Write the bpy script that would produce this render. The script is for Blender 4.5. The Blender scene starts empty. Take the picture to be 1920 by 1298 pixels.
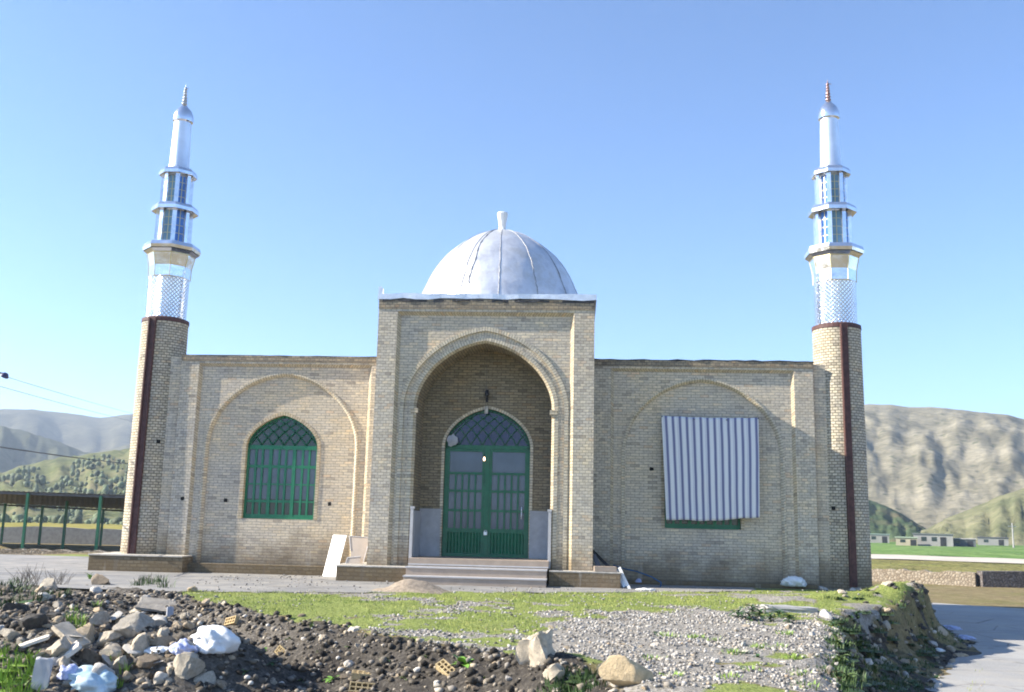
import bpy, bmesh, math, random
import numpy as np
from mathutils import Vector, Matrix
R = math.radians
rnd = random.Random(7)
nr = np.random.RandomState(11)
scn = bpy.context.scene

# ------------------------------------------------------------------ camera
CAM = Vector((2.1888, -22.3842, 1.254))
FW = Vector((-0.068457, 0.982036, 0.175836)); RT = Vector((0.997594, 0.065448, 0.02286)); UP = Vector((-0.010941, -0.176977, 0.984154))
FPX = 1845.73
cd = bpy.data.cameras.new('camera'); co = bpy.data.objects.new('camera', cd)
scn.collection.objects.link(co)
co.matrix_world = Matrix((( RT.x, UP.x, -FW.x, CAM.x), (RT.y, UP.y, -FW.y, CAM.y), (RT.z, UP.z, -FW.z, CAM.z), (0, 0, 0, 1)))
cd.sensor_fit = 'HORIZONTAL'; cd.sensor_width = 36.0; cd.lens = 36.0 * FPX / 1920
cd.clip_start = 0.1; cd.clip_end = 9000
scn.camera = co

# ------------------------------------------------------------------ light
SUN_EL, SUN_AZ = 30.5, 7.0          # elevation; how far the sun stands in front of the facade plane
sd = Vector((-math.cos(R(SUN_EL)) * math.cos(R(SUN_AZ)), -math.cos(R(SUN_EL)) * math.sin(R(SUN_AZ)), math.sin(R(SUN_EL))))
sl = bpy.data.lights.new('sun', 'SUN'); sl.energy = 4.4; sl.angle = R(0.5); sl.color = (1.0, 0.93, 0.80)
so = bpy.data.objects.new('sun', sl); scn.collection.objects.link(so)
so.rotation_euler = sd.to_track_quat('Z', 'Y').to_euler()
w = bpy.data.worlds.new('World'); scn.world = w; w.use_nodes = True
wn = w.node_tree; wn.nodes.clear()
sky = wn.nodes.new('ShaderNodeTexSky'); sky.sky_type = 'NISHITA'; sky.sun_disc = False
sky.sun_elevation = R(SUN_EL); sky.sun_rotation = R(270 - SUN_AZ)
sky.altitude = 1500; sky.air_density = 0.95; sky.dust_density = 0.0; sky.ozone_density = 5.2
bgn = wn.nodes.new('ShaderNodeBackground'); bgn.inputs['Strength'].default_value = 0.099
wo = wn.nodes.new('ShaderNodeOutputWorld')
wn.links.new(sky.outputs[0], bgn.inputs['Color']); wn.links.new(bgn.outputs[0], wo.inputs['Surface'])
scn.view_settings.view_transform = 'Standard'; scn.view_settings.look = 'None'
scn.view_settings.exposure = 1.6; scn.view_settings.gamma = 1.0
scn.render.engine = 'CYCLES'
scn.cycles.max_bounces = 6; scn.cycles.diffuse_bounces = 3; scn.cycles.glossy_bounces = 3
scn.cycles.volume_bounces = 0; scn.cycles.volume_max_steps = 64
scn.cycles.use_denoising = True; scn.cycles.filter_width = 1.9

# ------------------------------------------------------------------ helpers
def ray(px, py):
    return FW * FPX + RT * (px - 960) - UP * (py - 649)
def at(px, py, Y=None, Z=None):     # photograph pixel -> point on the plane y = Y or z = Z
    d = ray(px, py)
    t = (Y - CAM.y) / d.y if Y is not None else (Z - CAM.z) / d.z
    return CAM + d * t

def setp(o, label=None, cat=None, group=None, kind=None):
    if label: o['label'] = label
    if cat: o['category'] = cat
    if group: o['group'] = group
    if kind: o['kind'] = kind
    return o
def thing(name, label, cat, loc=(0, 0, 0), rot=(0, 0, 0), group=None):
    o = bpy.data.objects.new(name, None); scn.collection.objects.link(o)
    o.location = loc; o.rotation_euler = rot; o.empty_display_size = 0.3
    return setp(o, label, cat, group)

class MB:
    def __init__(s): s.v = []; s.f = []; s.uv = []; s.mi = []
    def face(s, pts, uv=None, mi=0):
        i = len(s.v); s.v += [tuple(p) for p in pts]; s.f.append(tuple(range(i, i + len(pts)))); s.uv.append(uv); s.mi.append(mi)
    def box(s, x0, x1, y0, y1, z0, z1, mi=0):
        p = [(x0,y0,z0),(x1,y0,z0),(x1,y1,z0),(x0,y1,z0),(x0,y0,z1),(x1,y0,z1),(x1,y1,z1),(x0,y1,z1)]
        for q in ((0,1,5,4),(1,2,6,5),(2,3,7,6),(3,0,4,7),(4,5,6,7),(3,2,1,0)): s.face([p[k] for k in q], None, mi)
    def obox(s, c, ax, ay, az, mi=0):   # oriented box, half axes
        c, ax, ay, az = map(Vector, (c, ax, ay, az))
        p = [c + ax*a + ay*b + az*d for d in (-1, 1) for a, b in ((-1,-1),(1,-1),(1,1),(-1,1))]
        for q in ((0,1,5,4),(1,2,6,5),(2,3,7,6),(3,0,4,7),(4,5,6,7),(3,2,1,0)): s.face([p[k] for k in q], None, mi)
    def strip(s, A, B, mi=0, close=False):   # two equal polylines of 3D points, bricks laid across
        d = 0
        n = len(A)
        for i in range(n - (0 if close else 1)):
            j = (i + 1) % n
            a, b, c, e = Vector(A[i]), Vector(A[j]), Vector(B[j]), Vector(B[i])
            l = ((b - a).length + (c - e).length) / 2; wd = ((e - a).length + (c - b).length) / 2
            s.face([a, b, c, e], [(0, d), (0, d + l), (wd, d + l), (wd, d)], mi); d += l
    def wall(s, x0, x1, z0, z1, prof, y, zb, flip=False):
        def q(a, b, c, d):
            if abs(a - b) > 1e-6: s.face([(a, y, c), (b, y, c), (b, y, d), (a, y, d)])
        xl, xr = prof[0][0], prof[-1][0]
        q(x0, xl, z0, z1); q(xr, x1, z0, z1)
        for (xa, za), (xb, zb2) in zip(prof, prof[1:]):
            if xb - xa > 1e-6: s.face([(xa, y, za), (xb, y, zb2), (xb, y, z1), (xa, y, z1)])
        if zb > z0 + 1e-6: q(xl, xr, z0, zb)
    def tube(s, pts, r, n=6, mi=0):
        pts = [Vector(p) for p in pts]; rings = []
        for i, p in enumerate(pts):
            d = (pts[min(i+1, len(pts)-1)] - pts[max(i-1, 0)]).normalized()
            a = d.orthogonal().normalized() if i == 0 else (a - d * a.dot(d)).normalized()
            b = d.cross(a); rr = r[i] if isinstance(r, (list, tuple)) else r
            rings.append([p + (a*math.cos(2*math.pi*k/n) + b*math.sin(2*math.pi*k/n))*rr for k in range(n)])
        for A, B in zip(rings, rings[1:]):
            for k in range(n): s.face([A[k], A[(k+1) % n], B[(k+1) % n], B[k]], None, mi)
        s.face(rings[0][::-1], None, mi); s.face(rings[-1], None, mi)
    def lathe(s, prof, n, c=(0, 0), mi=0, rot=0.0, caps=True):
        rings = [[(c[0] + r*math.cos(rot + 2*math.pi*k/n), c[1] + r*math.sin(rot + 2*math.pi*k/n), z) for k in range(n)] for r, z in prof]
        R0 = max(r for r, z in prof)
        for (A, B, (ra, za), (rb, zb)) in zip(rings, rings[1:], prof, prof[1:]):
            for k in range(n):
                u0, u1 = 2*math.pi*k/n*R0, 2*math.pi*(k+1)/n*R0
                v0, v1 = za, (zb if abs(zb-za) > 1e-4 else za + abs(rb-ra))
                s.face([A[k], A[(k+1) % n], B[(k+1) % n], B[k]], [(u0, v0), (u1, v0), (u1, v1), (u0, v1)], mi)
        if caps:
            if prof[0][0] > 1e-4: s.face(rings[0][::-1], None, mi)
            if prof[-1][0] > 1e-4: s.face(rings[-1], None, mi)
    def build(s, name, mat, parent=None, smooth=False, merge=False, loc=None, rot=None, angle=40):
        me = bpy.data.meshes.new(name); me.from_pydata(s.v, [], s.f); me.update()
        uvl = me.uv_layers.new(name='UVMap'); data = np.zeros(len(me.loops) * 2, dtype=np.float32)
        for p in me.polygons:
            uv = s.uv[p.index]
            if uv is None:
                n = p.normal
                ax = (0, 1) if abs(n.z) > 0.75 else ((1, 2) if abs(n.x) > abs(n.y) else (0, 2))
                uv = [(s.v[k][ax[0]], s.v[k][ax[1]]) for k in s.f[p.index]]
            for k, li in enumerate(p.loop_indices): data[2*li], data[2*li+1] = uv[k]
        uvl.data.foreach_set('uv', data)
        for m in (mat if isinstance(mat, (list, tuple)) else [mat]): me.materials.append(m)
        me.polygons.foreach_set('material_index', s.mi)
        if merge or smooth:
            bm = bmesh.new(); bm.from_mesh(me); bmesh.ops.remove_doubles(bm, verts=bm.verts, dist=1e-4)
            bm.to_mesh(me); bm.free()
        if smooth:
            me.polygons.foreach_set('use_smooth', [True] * len(me.polygons))
            me.set_sharp_from_angle(angle=R(angle))
        o = bpy.data.objects.new(name, me); scn.collection.objects.link(o)
        if parent: o.parent = parent
        if loc is not None: o.location = loc
        if rot is not None: o.rotation_euler = rot
        return o

def mesh_np(name, V, F, mat, parent=None, smooth=False, attr=None, fmi=None):
    """V (n,3), F (m,k) numpy"""
    me = bpy.data.meshes.new(name); V = np.asarray(V, dtype=np.float32); F = np.asarray(F, dtype=np.int32)
    k = F.shape[1]
    me.vertices.add(len(V)); me.vertices.foreach_set('co', V.ravel())
    me.loops.add(F.size); me.loops.foreach_set('vertex_index', F.ravel())
    me.polygons.add(len(F)); me.polygons.foreach_set('loop_start', np.arange(0, F.size, k, dtype=np.int32))
    me.polygons.foreach_set('loop_total', np.full(len(F), k, dtype=np.int32))
    if smooth: me.polygons.foreach_set('use_smooth', np.ones(len(F), dtype=bool))
    for m in (mat if isinstance(mat, (list, tuple)) else [mat]): me.materials.append(m)
    if fmi is not None: me.polygons.foreach_set('material_index', np.asarray(fmi, dtype=np.int32))
    me.update(calc_edges=True); me.validate()
    if attr is not None:
        for nm, arr in attr.items():
            a = me.attributes.new(nm, 'FLOAT_COLOR', 'POINT'); a.data.foreach_set('color', np.asarray(arr, dtype=np.float32).ravel())
    o = bpy.data.objects.new(name, me); scn.collection.objects.link(o)
    if parent: o.parent = parent
    return o

# value noise
def hash2(ix, iy, seed):
    h = (ix.astype(np.int64) * 374761393 + iy.astype(np.int64) * 668265263 + seed * 1442695041) & 0xffffffff
    h = ((h ^ (h >> 13)) * 1274126177) & 0xffffffff
    return ((h ^ (h >> 16)) & 0xffffff) / float(0xffffff)
def vn(x, y, seed=0):
    x = np.asarray(x, dtype=float); y = np.asarray(y, dtype=float)
    ix, iy = np.floor(x), np.floor(y); fx, fy = x - ix, y - iy
    fx = fx*fx*(3-2*fx); fy = fy*fy*(3-2*fy)
    a, b, c, d = hash2(ix, iy, seed), hash2(ix+1, iy, seed), hash2(ix, iy+1, seed), hash2(ix+1, iy+1, seed)
    return (a*(1-fx)+b*fx)*(1-fy) + (c*(1-fx)+d*fx)*fy
def fbm(x, y, seed=0, o=4):
    s, a, t = 0, 1.0, 0
    for k in range(o):
        s = s + a*vn(x*2**k, y*2**k, seed+k*17); t += a; a *= .5
    return s/t*2 - 1
def sst(x, a, b):
    t = np.clip((np.asarray(x, dtype=float) - a)/(b-a), 0, 1); return t*t*(3-2*t)

# ------------------------------------------------------------------ materials
def newmat(name):
    m = bpy.data.materials.new(name); m.use_nodes = True
    nt = m.node_tree; b = nt.nodes['Principled BSDF']
    return m, nt, b
def nd(nt, t, **kw):
    n = nt.nodes.new(t)
    for k, v in kw.items(): setattr(n, k, v)
    return n
def sin(n, **kw):
    for k, v in kw.items(): n.inputs[k.replace('_', ' ')].default_value = v
    return n
def ramp(nt, src, stops):
    r = nd(nt, 'ShaderNodeValToRGB'); e = r.color_ramp.elements
    while len(e) < len(stops): e.new(0.5)
    for k, (p, c) in enumerate(stops): e[k].position = p; e[k].color = (*c, 1) if len(c) == 3 else c
    nt.links.new(src, r.inputs[0]); return r.outputs[0]
def noise(nt, vec, scale, detail=4, rough=.55):
    n = nd(nt, 'ShaderNodeTexNoise'); sin(n, Scale=scale, Detail=detail, Roughness=rough)
    if vec is not None: nt.links.new(vec, n.inputs['Vector'])
    return n.outputs['Fac']
def mix(nt, fac, a, b, mode='MIX'):
    m = nd(nt, 'ShaderNodeMix', data_type='RGBA', blend_type=mode)
    for i, v in ((0, fac), (6, a), (7, b)):
        if hasattr(v, 'is_linked') or isinstance(v, bpy.types.NodeSocket): nt.links.new(v, m.inputs[i])
        else: m.inputs[i].default_value = v if i == 0 else (*v, 1)
    return m.outputs[2]
def math_(nt, op, a, b=0.0, clamp=False):
    m = nd(nt, 'ShaderNodeMath', operation=op, use_clamp=clamp)
    for i, v in ((0, a), (1, b)):
        if isinstance(v, bpy.types.NodeSocket): nt.links.new(v, m.inputs[i])
        else: m.inputs[i].default_value = v
    return m.outputs[0]
def bump(nt, b, h, strength=.5, dist=.01):
    n = nd(nt, 'ShaderNodeBump'); sin(n, Strength=strength, Distance=dist)
    nt.links.new(h, n.inputs['Height']); nt.links.new(n.outputs[0], b.inputs['Normal'])

def brick_mat(name, c1=(.68,.60,.48), c2=(.58,.51,.41), mortar=(.40,.355,.30), bw=.21, bh=.066, ms=.009, stain=True, off=.5, bias=-.1):
    m, nt, b = newmat(name)
    uv = nd(nt, 'ShaderNodeUVMap').outputs[0]
    ob = nd(nt, 'ShaderNodeTexCoord').outputs['Object']
    dn = nd(nt, 'ShaderNodeTexNoise'); sin(dn, Scale=3.0, Detail=2.0); nt.links.new(ob, dn.inputs['Vector'])
    va = nd(nt, 'ShaderNodeVectorMath', operation='SCALE'); va.inputs['Scale'].default_value = .022
    nt.links.new(dn.outputs['Color'], va.inputs[0])
    vb = nd(nt, 'ShaderNodeVectorMath', operation='ADD'); nt.links.new(uv, vb.inputs[0]); nt.links.new(va.outputs[0], vb.inputs[1])
    br = nd(nt, 'ShaderNodeTexBrick', offset=off); sin(br, Scale=1.0, Mortar_Size=ms, Mortar_Smooth=.25, Bias=bias, Brick_Width=bw, Row_Height=bh)
    br.inputs['Color1'].default_value = (*c1, 1); br.inputs['Color2'].default_value = (*c2, 1); br.inputs['Mortar'].default_value = (*mortar, 1)
    nt.links.new(vb.outputs[0], br.inputs['Vector'])
    s2 = nd(nt, 'ShaderNodeSeparateXYZ'); nt.links.new(vb.outputs[0], s2.inputs[0])
    row = math_(nt, 'FLOOR', math_(nt, 'DIVIDE', s2.outputs['Y'], bh))
    sh = math_(nt, 'MULTIPLY', math_(nt, 'SUBTRACT', 1.0, math_(nt, 'FLOORED_MODULO', row, 2.0)), off)
    cel = math_(nt, 'FLOOR', math_(nt, 'ADD', math_(nt, 'DIVIDE', s2.outputs['X'], bw), sh))
    cv = nd(nt, 'ShaderNodeCombineXYZ'); nt.links.new(cel, cv.inputs[0]); nt.links.new(row, cv.inputs[1])
    wn_ = nd(nt, 'ShaderNodeTexWhiteNoise', noise_dimensions='2D'); nt.links.new(cv.outputs[0], wn_.inputs['Vector'])
    odd = ramp(nt, wn_.outputs['Value'], [(.0, (.68,.68,.70)), (.03, (.76,.75,.76)), (.055, (.95,.95,.97)), (.5, (1,1,1)), (.90, (1.06,1.04,1.0)), (.94, (1.18,1.14,1.05)), (.98, (1.08,.97,.88)), (1, (1.03,.92,.84))])
    bcol = mix(nt, 1.0, br.outputs['Color'], odd, 'MULTIPLY')
    n1 = noise(nt, ob, .9, 5, .6)
    col = mix(nt, 1.0, bcol, ramp(nt, n1, [(.28, (.78,.79,.82)), (.42, (.98,.98,.98)), (.56, (1.0,.98,.94)), (.72, (1.16,1.08,.94))]), 'MULTIPLY')
    n2 = noise(nt, ob, 14, 3, .7)
    col = mix(nt, 1.0, col, ramp(nt, n2, [(.25, (.7,.7,.72)), (.6, (1.06,1.05,1.02))]), 'MULTIPLY')
    if stain:
        sx = nd(nt, 'ShaderNodeSeparateXYZ'); nt.links.new(ob, sx.inputs[0])
        h = math_(nt, 'ADD', sx.outputs['Z'], math_(nt, 'MULTIPLY', noise(nt, ob, 1.6, 4, .65), -1.6))
        f = ramp(nt, h, [(.0, (1,1,1)), (.35, (0,0,0))])
        hh = nd(nt, 'ShaderNodeMapRange'); sin(hh, From_Min=-.75, From_Max=.05, To_Min=.75, To_Max=0.0); nt.links.new(h, hh.inputs[0])
        col = mix(nt, hh.outputs[0], col, (.16,.115,.065))
        # pale lime runs and dark soot patches
        n3 = noise(nt, ob, .55, 4, .7)
        f3 = ramp(nt, n3, [(.58, (0,0,0)), (.72, (.3,.3,.3))])
        col = mix(nt, f3, col, (.40,.28,.18))
        mp_ = nd(nt, 'ShaderNodeMapping'); mp_.inputs['Scale'].default_value = (2.6, 2.6, .35); nt.links.new(ob, mp_.inputs[0])
        run_ = noise(nt, mp_.outputs[0], 1.3, 5, .65)
        col = mix(nt, ramp(nt, run_, [(.60, (0,0,0)), (.74, (.35,.35,.35))]), col, (.22,.20,.18))
        col = mix(nt, ramp(nt, run_, [(.26, (.4,.4,.4)), (.38, (0,0,0))]), col, (.62,.58,.52))
    nt.links.new(col, b.inputs['Base Color']); sin(b, Roughness=.92)
    b.inputs['Specular IOR Level'].default_value = .15
    hgt = math_(nt, 'SUBTRACT', math_(nt, 'MULTIPLY', n2, .5), br.outputs['Fac'])
    bump(nt, b, hgt, .55, .012)
    return m

def simple(name, col, rough=.6, metal=0.0, var=.25, scale=6.0, bmp=0.0, spec=.5, col2=None, bscale=None):
    m, nt, b = newmat(name)
    ob = nd(nt, 'ShaderNodeTexCoord').outputs['Object']
    n = noise(nt, ob, scale, 5, .6)
    c2 = col2 or tuple(min(1, c*(1+var)) for c in col); c1 = tuple(c*(1-var) for c in col)
    nt.links.new(ramp(nt, n, [(.3, c1), (.7, c2)]), b.inputs['Base Color'])
    sin(b, Roughness=rough, Metallic=metal); b.inputs['Specular IOR Level'].default_value = spec
    if bmp: bump(nt, b, noise(nt, ob, bscale or scale*3, 5, .6), .6, bmp)
    return m

M = {}
M['brick'] = brick_mat('buff_brick')
M['brick_head'] = brick_mat('buff_brick_headers', c1=(.68,.61,.50), c2=(.52,.47,.39), bw=.135, mortar=(.38,.34,.29), bh=.066, off=.5, bias=.0)
M['brick_ring'] = brick_mat('buff_brick_soldier', c1=(.67,.60,.47), c2=(.54,.48,.38), bw=.5, mortar=(.34,.30,.25), bh=.066, ms=.010)
M['brick_chamfer'] = brick_mat('cut_brick', c1=(.58,.50,.37), c2=(.47,.40,.30), bw=.4, bh=.066, ms=.007, mortar=(.26,.21,.14))
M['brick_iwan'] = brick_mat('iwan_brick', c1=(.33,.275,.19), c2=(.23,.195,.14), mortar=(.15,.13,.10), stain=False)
M['brick_tower'] = brick_mat('tower_brick', c1=(.62,.56,.45), c2=(.47,.42,.34), mortar=(.22,.20,.16), bw=.13, bh=.068, ms=.012)
M['brick_plinth'] = brick_mat('plinth_brick', c1=(.33,.285,.205), c2=(.19,.165,.125), mortar=(.14,.125,.10), bw=.17, bh=.08, ms=.016)
M['tar'] = simple('roof_tar', (.05,.05,.055), .9, var=.5, scale=8, bmp=.01)
M['coping'] = brick_mat('coping_brick', c1=(.40,.33,.24), c2=(.25,.215,.17), mortar=(.19,.17,.14), bw=.11, bh=.07, stain=False)
M['flash'] = simple('flashing_metal', (.72,.73,.76), .35, .6, var=.15, scale=5, bmp=.01)
M['marble'] = simple('grey_marble', (.36,.36,.38), .35, var=.15, scale=5)
M['marble_white'] = simple('white_marble', (.72,.71,.69), .4, var=.06, scale=4)
M['step'] = simple('step_riser_stone', (.37,.29,.225), .6, var=.12, scale=4, bmp=.002)
M['cap'] = simple('cement_cap', (.48,.44,.38), .9, var=.3, scale=9, bmp=.01)
M['green'] = simple('green_paint', (.010,.125,.062), .38, var=.2, scale=7)
M['green_light'] = simple('green_paint_light', (.012,.17,.085), .4, var=.15, scale=7)
M['rust'] = simple('red_oxide_steel', (.085,.036,.032), .7, var=.4, scale=10, bmp=.003)
M['concrete'] = simple('concrete', (.34,.33,.32), .9, var=.2, scale=5, bmp=.01)
M['white_metal'] = simple('white_painted', (.78,.78,.76), .5, var=.05, scale=4)
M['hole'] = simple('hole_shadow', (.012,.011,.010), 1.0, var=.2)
M['gold'] = simple('gold_trim', (.62,.50,.24), .35, .7, var=.15)
M['blackp'] = simple('black_plastic', (.02,.02,.023), .5, var=.2)

def sheet_mat(name, pattern=None):
    m, nt, b = newmat(name)
    ob = nd(nt, 'ShaderNodeTexCoord').outputs['Object']
    n = noise(nt, ob, 2.2, 5, .6)
    nt.links.new(ramp(nt, n, [(.3, (.74,.76,.80)), (.7, (.90,.90,.92))]), b.inputs['Base Color'])
    nt.links.new(ramp(nt, noise(nt, ob, 5, 4), [(.3, (.10,)*3), (.7, (.26,)*3)]), b.inputs['Roughness'])
    b.inputs['Metallic'].default_value = .92
    if pattern == 'diamond':
        uv = nd(nt, 'ShaderNodeUVMap').outputs[0]
        mp = nd(nt, 'ShaderNodeMapping'); mp.inputs['Rotation'].default_value = (0, 0, R(45)); nt.links.new(uv, mp.inputs[0])
        br = nd(nt, 'ShaderNodeTexBrick', offset=0.0); sin(br, Scale=1.0, Mortar_Size=.014, Mortar_Smooth=1.0, Brick_Width=.075, Row_Height=.075)
        nt.links.new(mp.outputs[0], br.inputs['Vector']); bump(nt, b, br.outputs['Fac'], .8, .012)
    else:
        bump(nt, b, noise(nt, ob, 2.6, 3), .35, .04)
    return m
M['drum'] = simple('drum_sheet_metal', (.85,.86,.88), .42, .95, var=.06, scale=4); M['sheet'] = sheet_mat('bright_sheet_metal'); M['sheet_dia'] = sheet_mat('embossed_sheet_metal', 'diamond')

def glass_mat(name, col, rough=.12):
    m, nt, b = newmat(name)
    ob = nd(nt, 'ShaderNodeTexCoord').outputs['Object']
    nt.links.new(ramp(nt, noise(nt, ob, 1.5, 4), [(.3, tuple(c*.75 for c in col)), (.7, tuple(c*1.2 for c in col))]), b.inputs['Base Color'])
    sin(b, Roughness=rough); b.inputs['Specular IOR Level'].default_value = .6
    return m
M['pane'] = glass_mat('sky_reflection_pane', (.075,.10,.15)); M['pane_dark'] = glass_mat('dark_pane', (.025,.04,.04)); M['pane_blue'] = glass_mat('blue_fanlight', (.012,.018,.085), .2)  # reflected sky and curtains painted into the pane base colour
M['lant_blue'] = glass_mat('lantern_blue', (.05,.16,.50), .1); M['lant_green'] = glass_mat('lantern_green', (.15,.27,.36), .1)

# ------------------------------------------------------------------ ground
XC = ([-40, -20, -16, -13.4, -11.4, -5.1, -2.2, 0, 2, 8, 30], [3.4, 3.6, 3.9, 4.4, 4.9, 6.5, 8.4, 9.75, 9.95, 10.0, 10.0])
XT = ([-40, -20, -16, -11.4, -6.3, -2.3, .3, 4, 12, 30], [5.2, 5.4, 5.6, 6.1, 7.5, 9.3, 10.7, 11.2, 11.4, 11.4])
def pit_s(x, y):
    return -((x+5)*7.4 + (y+5)*7)/10.19
PILE = [(-2.75,-11.1,1.0,.75,.62), (-1.9,-11.7,.7,.6,.42), (-3.8,-11.6,.9,.7,.35), (-3.2,-12.2,.8,.6,.32), (-1.4,-11.2,.6,.5,.2)]
LUMP = [(8.7,-1.3,.75,.5,.34), (9.5,-.2,.5,.6,.26), (9.2,.5,.5,.5,.2), (6.3,-3.0,.9,.35,.12), (7.4,-1.9,.7,.4,.16),
        (-6.3,-7.0,1.6,.7,.14), (-5.2,-8.2,1.2,.8,.2), (-7.5,-6.4,1.5,.6,.16), (-4.6,-9.6,.9,.8,.25), (2.0,-12.4,.7,.6,.12)]
def H(x, y):
    x = np.asarray(x, dtype=float); y = np.asarray(y, dtype=float)
    yard = -.12 + 0*x
    fl = np.interp(x, [-60,-10,9,14], [-.6,-.55,-1.1,-1.1])
    yard = yard + (fl - yard)*sst(y, 11.5, 15)
    yard = yard + (-.6 - yard)*sst(-x, 14, 22)
    yard = yard - .25*sst(-y, 13, 18)
    xc = np.interp(y, *XC) + .22*fbm(x*.9, y*.9, 3); xt = np.interp(y, *XT)
    s = sst(x, xc-.15, np.maximum(xt, xc+.6)); s = np.where(x < xc-.15, 0, s)
    tq = np.clip((x-xc)/np.maximum(xt-xc, .6), 0, 1); s = np.where(x < xc-.15, 0, .72*sst(tq, -.08, .42) + .28*sst(tq, .2, 1.0))
    z = yard*(1-s) + np.minimum(yard, -1.1)*s
    ps = pit_s(x, y); left = sst(x, -6.5, -2.2)
    z = z - .50*sst(ps, 0, 1.3)*(.25+.75*left)*(1-sst(x, 2.2, 3.4))*sst(-y, 4, 6)
    for cx, cy, rx, ry, a in PILE + LUMP: z = z + a*np.exp(-((x-cx)/rx)**2 - ((y-cy)/ry)**2)
    # roughness: strong on soil and bank, none on pavement
    pav = np.maximum(sst(x, xt-.05, xt+.25)*(x > xc), sst(y+ .45*(x+4.9)*-1+0, -3.6-.6, -2.6)*(x < xc-.3))
    edge = np.interp(x, [-40,-4.9,-2.2,1.3,7.1,12], [-4.7,-4.6,-3.8,-2.4,.3,.8])
    pav = np.where((y > edge+.3) & (x < xc-.4) , 1.0, np.where(x > xt+.1, 1.0, 0.0)) * np.ones_like(x)
    am = .10*sst(ps, -.3, .6) + .30*np.sin(np.pi*np.clip(s, 0, 1)) + .03
    z = z + (1-pav)*am*(fbm(x*2.1, y*2.1, 5, 4)) + (1-pav)*(.45*am)*fbm(x*6, y*6, 9, 4)
    return z
def Hs(x, y): return float(H(np.array([x]), np.array([y]))[0])

def axis(a, b, step, lo, hi, g=1.13):
    c = list(np.arange(a, b+1e-6, step)); s = step; l = a
    left = []
    while l > lo: s *= g; l -= s; left.append(l)
    s = step; r = c[-1]; right = []
    while r < hi: s *= g; r += s; right.append(r)
    return np.array(left[::-1] + c + right)
xs = axis(-8.5, 11.6, .085, -2600, 2600); ys = axis(-15.5, 1.6, .085, -900, 3200)
GX, GY = np.meshgrid(xs, ys)
GZ = H(GX, GY)
far = sst(np.hypot(GX, GY), 40, 90)
GZ = GZ*(1-far) + far*(-1.2 + .0*GX)
V = np.stack([GX, GY, GZ], -1).reshape(-1, 3)
nx, ny = len(xs), len(ys)
ii = (np.arange(ny-1)[:, None]*nx + np.arange(nx-1)[None]).ravel()
F = np.stack([ii, ii+1, ii+nx+1, ii+nx], -1)
# surface kinds: R grass, G pale gravel, B dark soil, A bare
def masks(x, y):
    ps = pit_s(x, y); xc = np.interp(y, *XC); xt = np.interp(y, *XT)
    n1 = fbm(x*1.1, y*1.1, 31, 4); n2 = fbm(x*.5, y*.5, 41, 3)
    edge = np.interp(x, [-40,-4.9,-2.2,1.3,7.1,12], [-4.7,-4.6,-3.8,-2.4,.3,.8])
    soil = sst(ps + .35*n1, -.12, .25)*(1-sst(x, 2.0, 3.2))
    bank = sst(x - xc + .4*n1, -.15, .35)*(x < xt+.6)
    # grass near the yard, gravel from about 6 m in front
    gl = np.interp(x, [-6,-2,0,1.6,2.4,4,7,9], [-9,-9.5,-11,-10.5,-6.6,-5.6,-5.0,-2.8])
    g = sst(y - gl + 2.2*n1 + 1.2*fbm(x*3.5, y*3.5, 49, 3), -.9, 1.1)*(1-soil)*(1 - .85*sst(n2 - .5*n1 + .5*fbm(x*3.1, y*3.1, 47, 3), .12, .42))
    gr2 = sst(n2*.9 + n1*.9, .10, .42)*.9*(1-soil)
    grass = np.clip(np.maximum(g, gr2*(y < gl)), 0, 1)
    path = np.exp(-((y - (edge-.75))/.28)**2)*sst(x, 3.0, 4.5)
    grass = grass*(1-.85*path)
    gravel = np.clip(1-grass-soil, 0, 1)*(1-bank)
    gb = bank*sst(n1 + .5*n2, -.05, .35)
    grass = grass*(1-bank) + gb*.18
    soil = np.maximum(soil*(1-bank), bank*(1-gb))
    outm = 1 - np.maximum(sst(x - xt, .5, 1.0), sst(y, 8, 11))
    return grass*outm, gravel*outm, soil*outm, bank
gA, gV, gS, gB = masks(V[:, 0], V[:, 1])
att = np.stack([gA, gV, gS, np.clip(1-sst(V[:, 0], -2.4, -.6)*.75 + .4*fbm(V[:, 0]*1.5, V[:, 1]*1.5, 91, 3), 0, 1)], -1)
m, nt, b = newmat('ground_surface')
pos = nd(nt, 'ShaderNodeTexCoord').outputs['Object']
at_ = nd(nt, 'ShaderNodeAttribute', attribute_name='kindmask'); sp = nd(nt, 'ShaderNodeSeparateColor'); nt.links.new(at_.outputs['Color'], sp.inputs[0])
nA = noise(nt, pos, 3.0, 6, .65); nB = noise(nt, pos, 22.0, 5, .7); nC = noise(nt, pos, .35, 5, .6)
base = ramp(nt, nC, [(.3, (.19,.155,.09)), (.5, (.26,.215,.13)), (.7, (.20,.185,.085))])
base = mix(nt, 1.0, base, ramp(nt, nB, [(.3, (.62,.60,.58)), (.7, (1.25,1.22,1.1))]), 'MULTIPLY'); base = mix(nt, 1.0, base, ramp(nt, nA, [(.35, (.75,.72,.68)), (.65, (1.15,1.15,1.1))]), 'MULTIPLY')
grav = ramp(nt, nB, [(.3, (.14,.13,.11)), (.5, (.30,.275,.24)), (.7, (.43,.40,.36))])
grs = ramp(nt, nB, [(.3, (.12,.15,.04)), (.55, (.25,.29,.085)), (.75, (.36,.35,.17))])
soi = ramp(nt, nB, [(.3, (.020,.018,.016)), (.55, (.055,.048,.042)), (.75, (.14,.122,.10))])
soi = mix(nt, at_.outputs['Alpha'], soi, ramp(nt, nB, [(.3, (.06,.052,.044)), (.55, (.17,.15,.125)), (.75, (.32,.29,.245))]))
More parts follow.
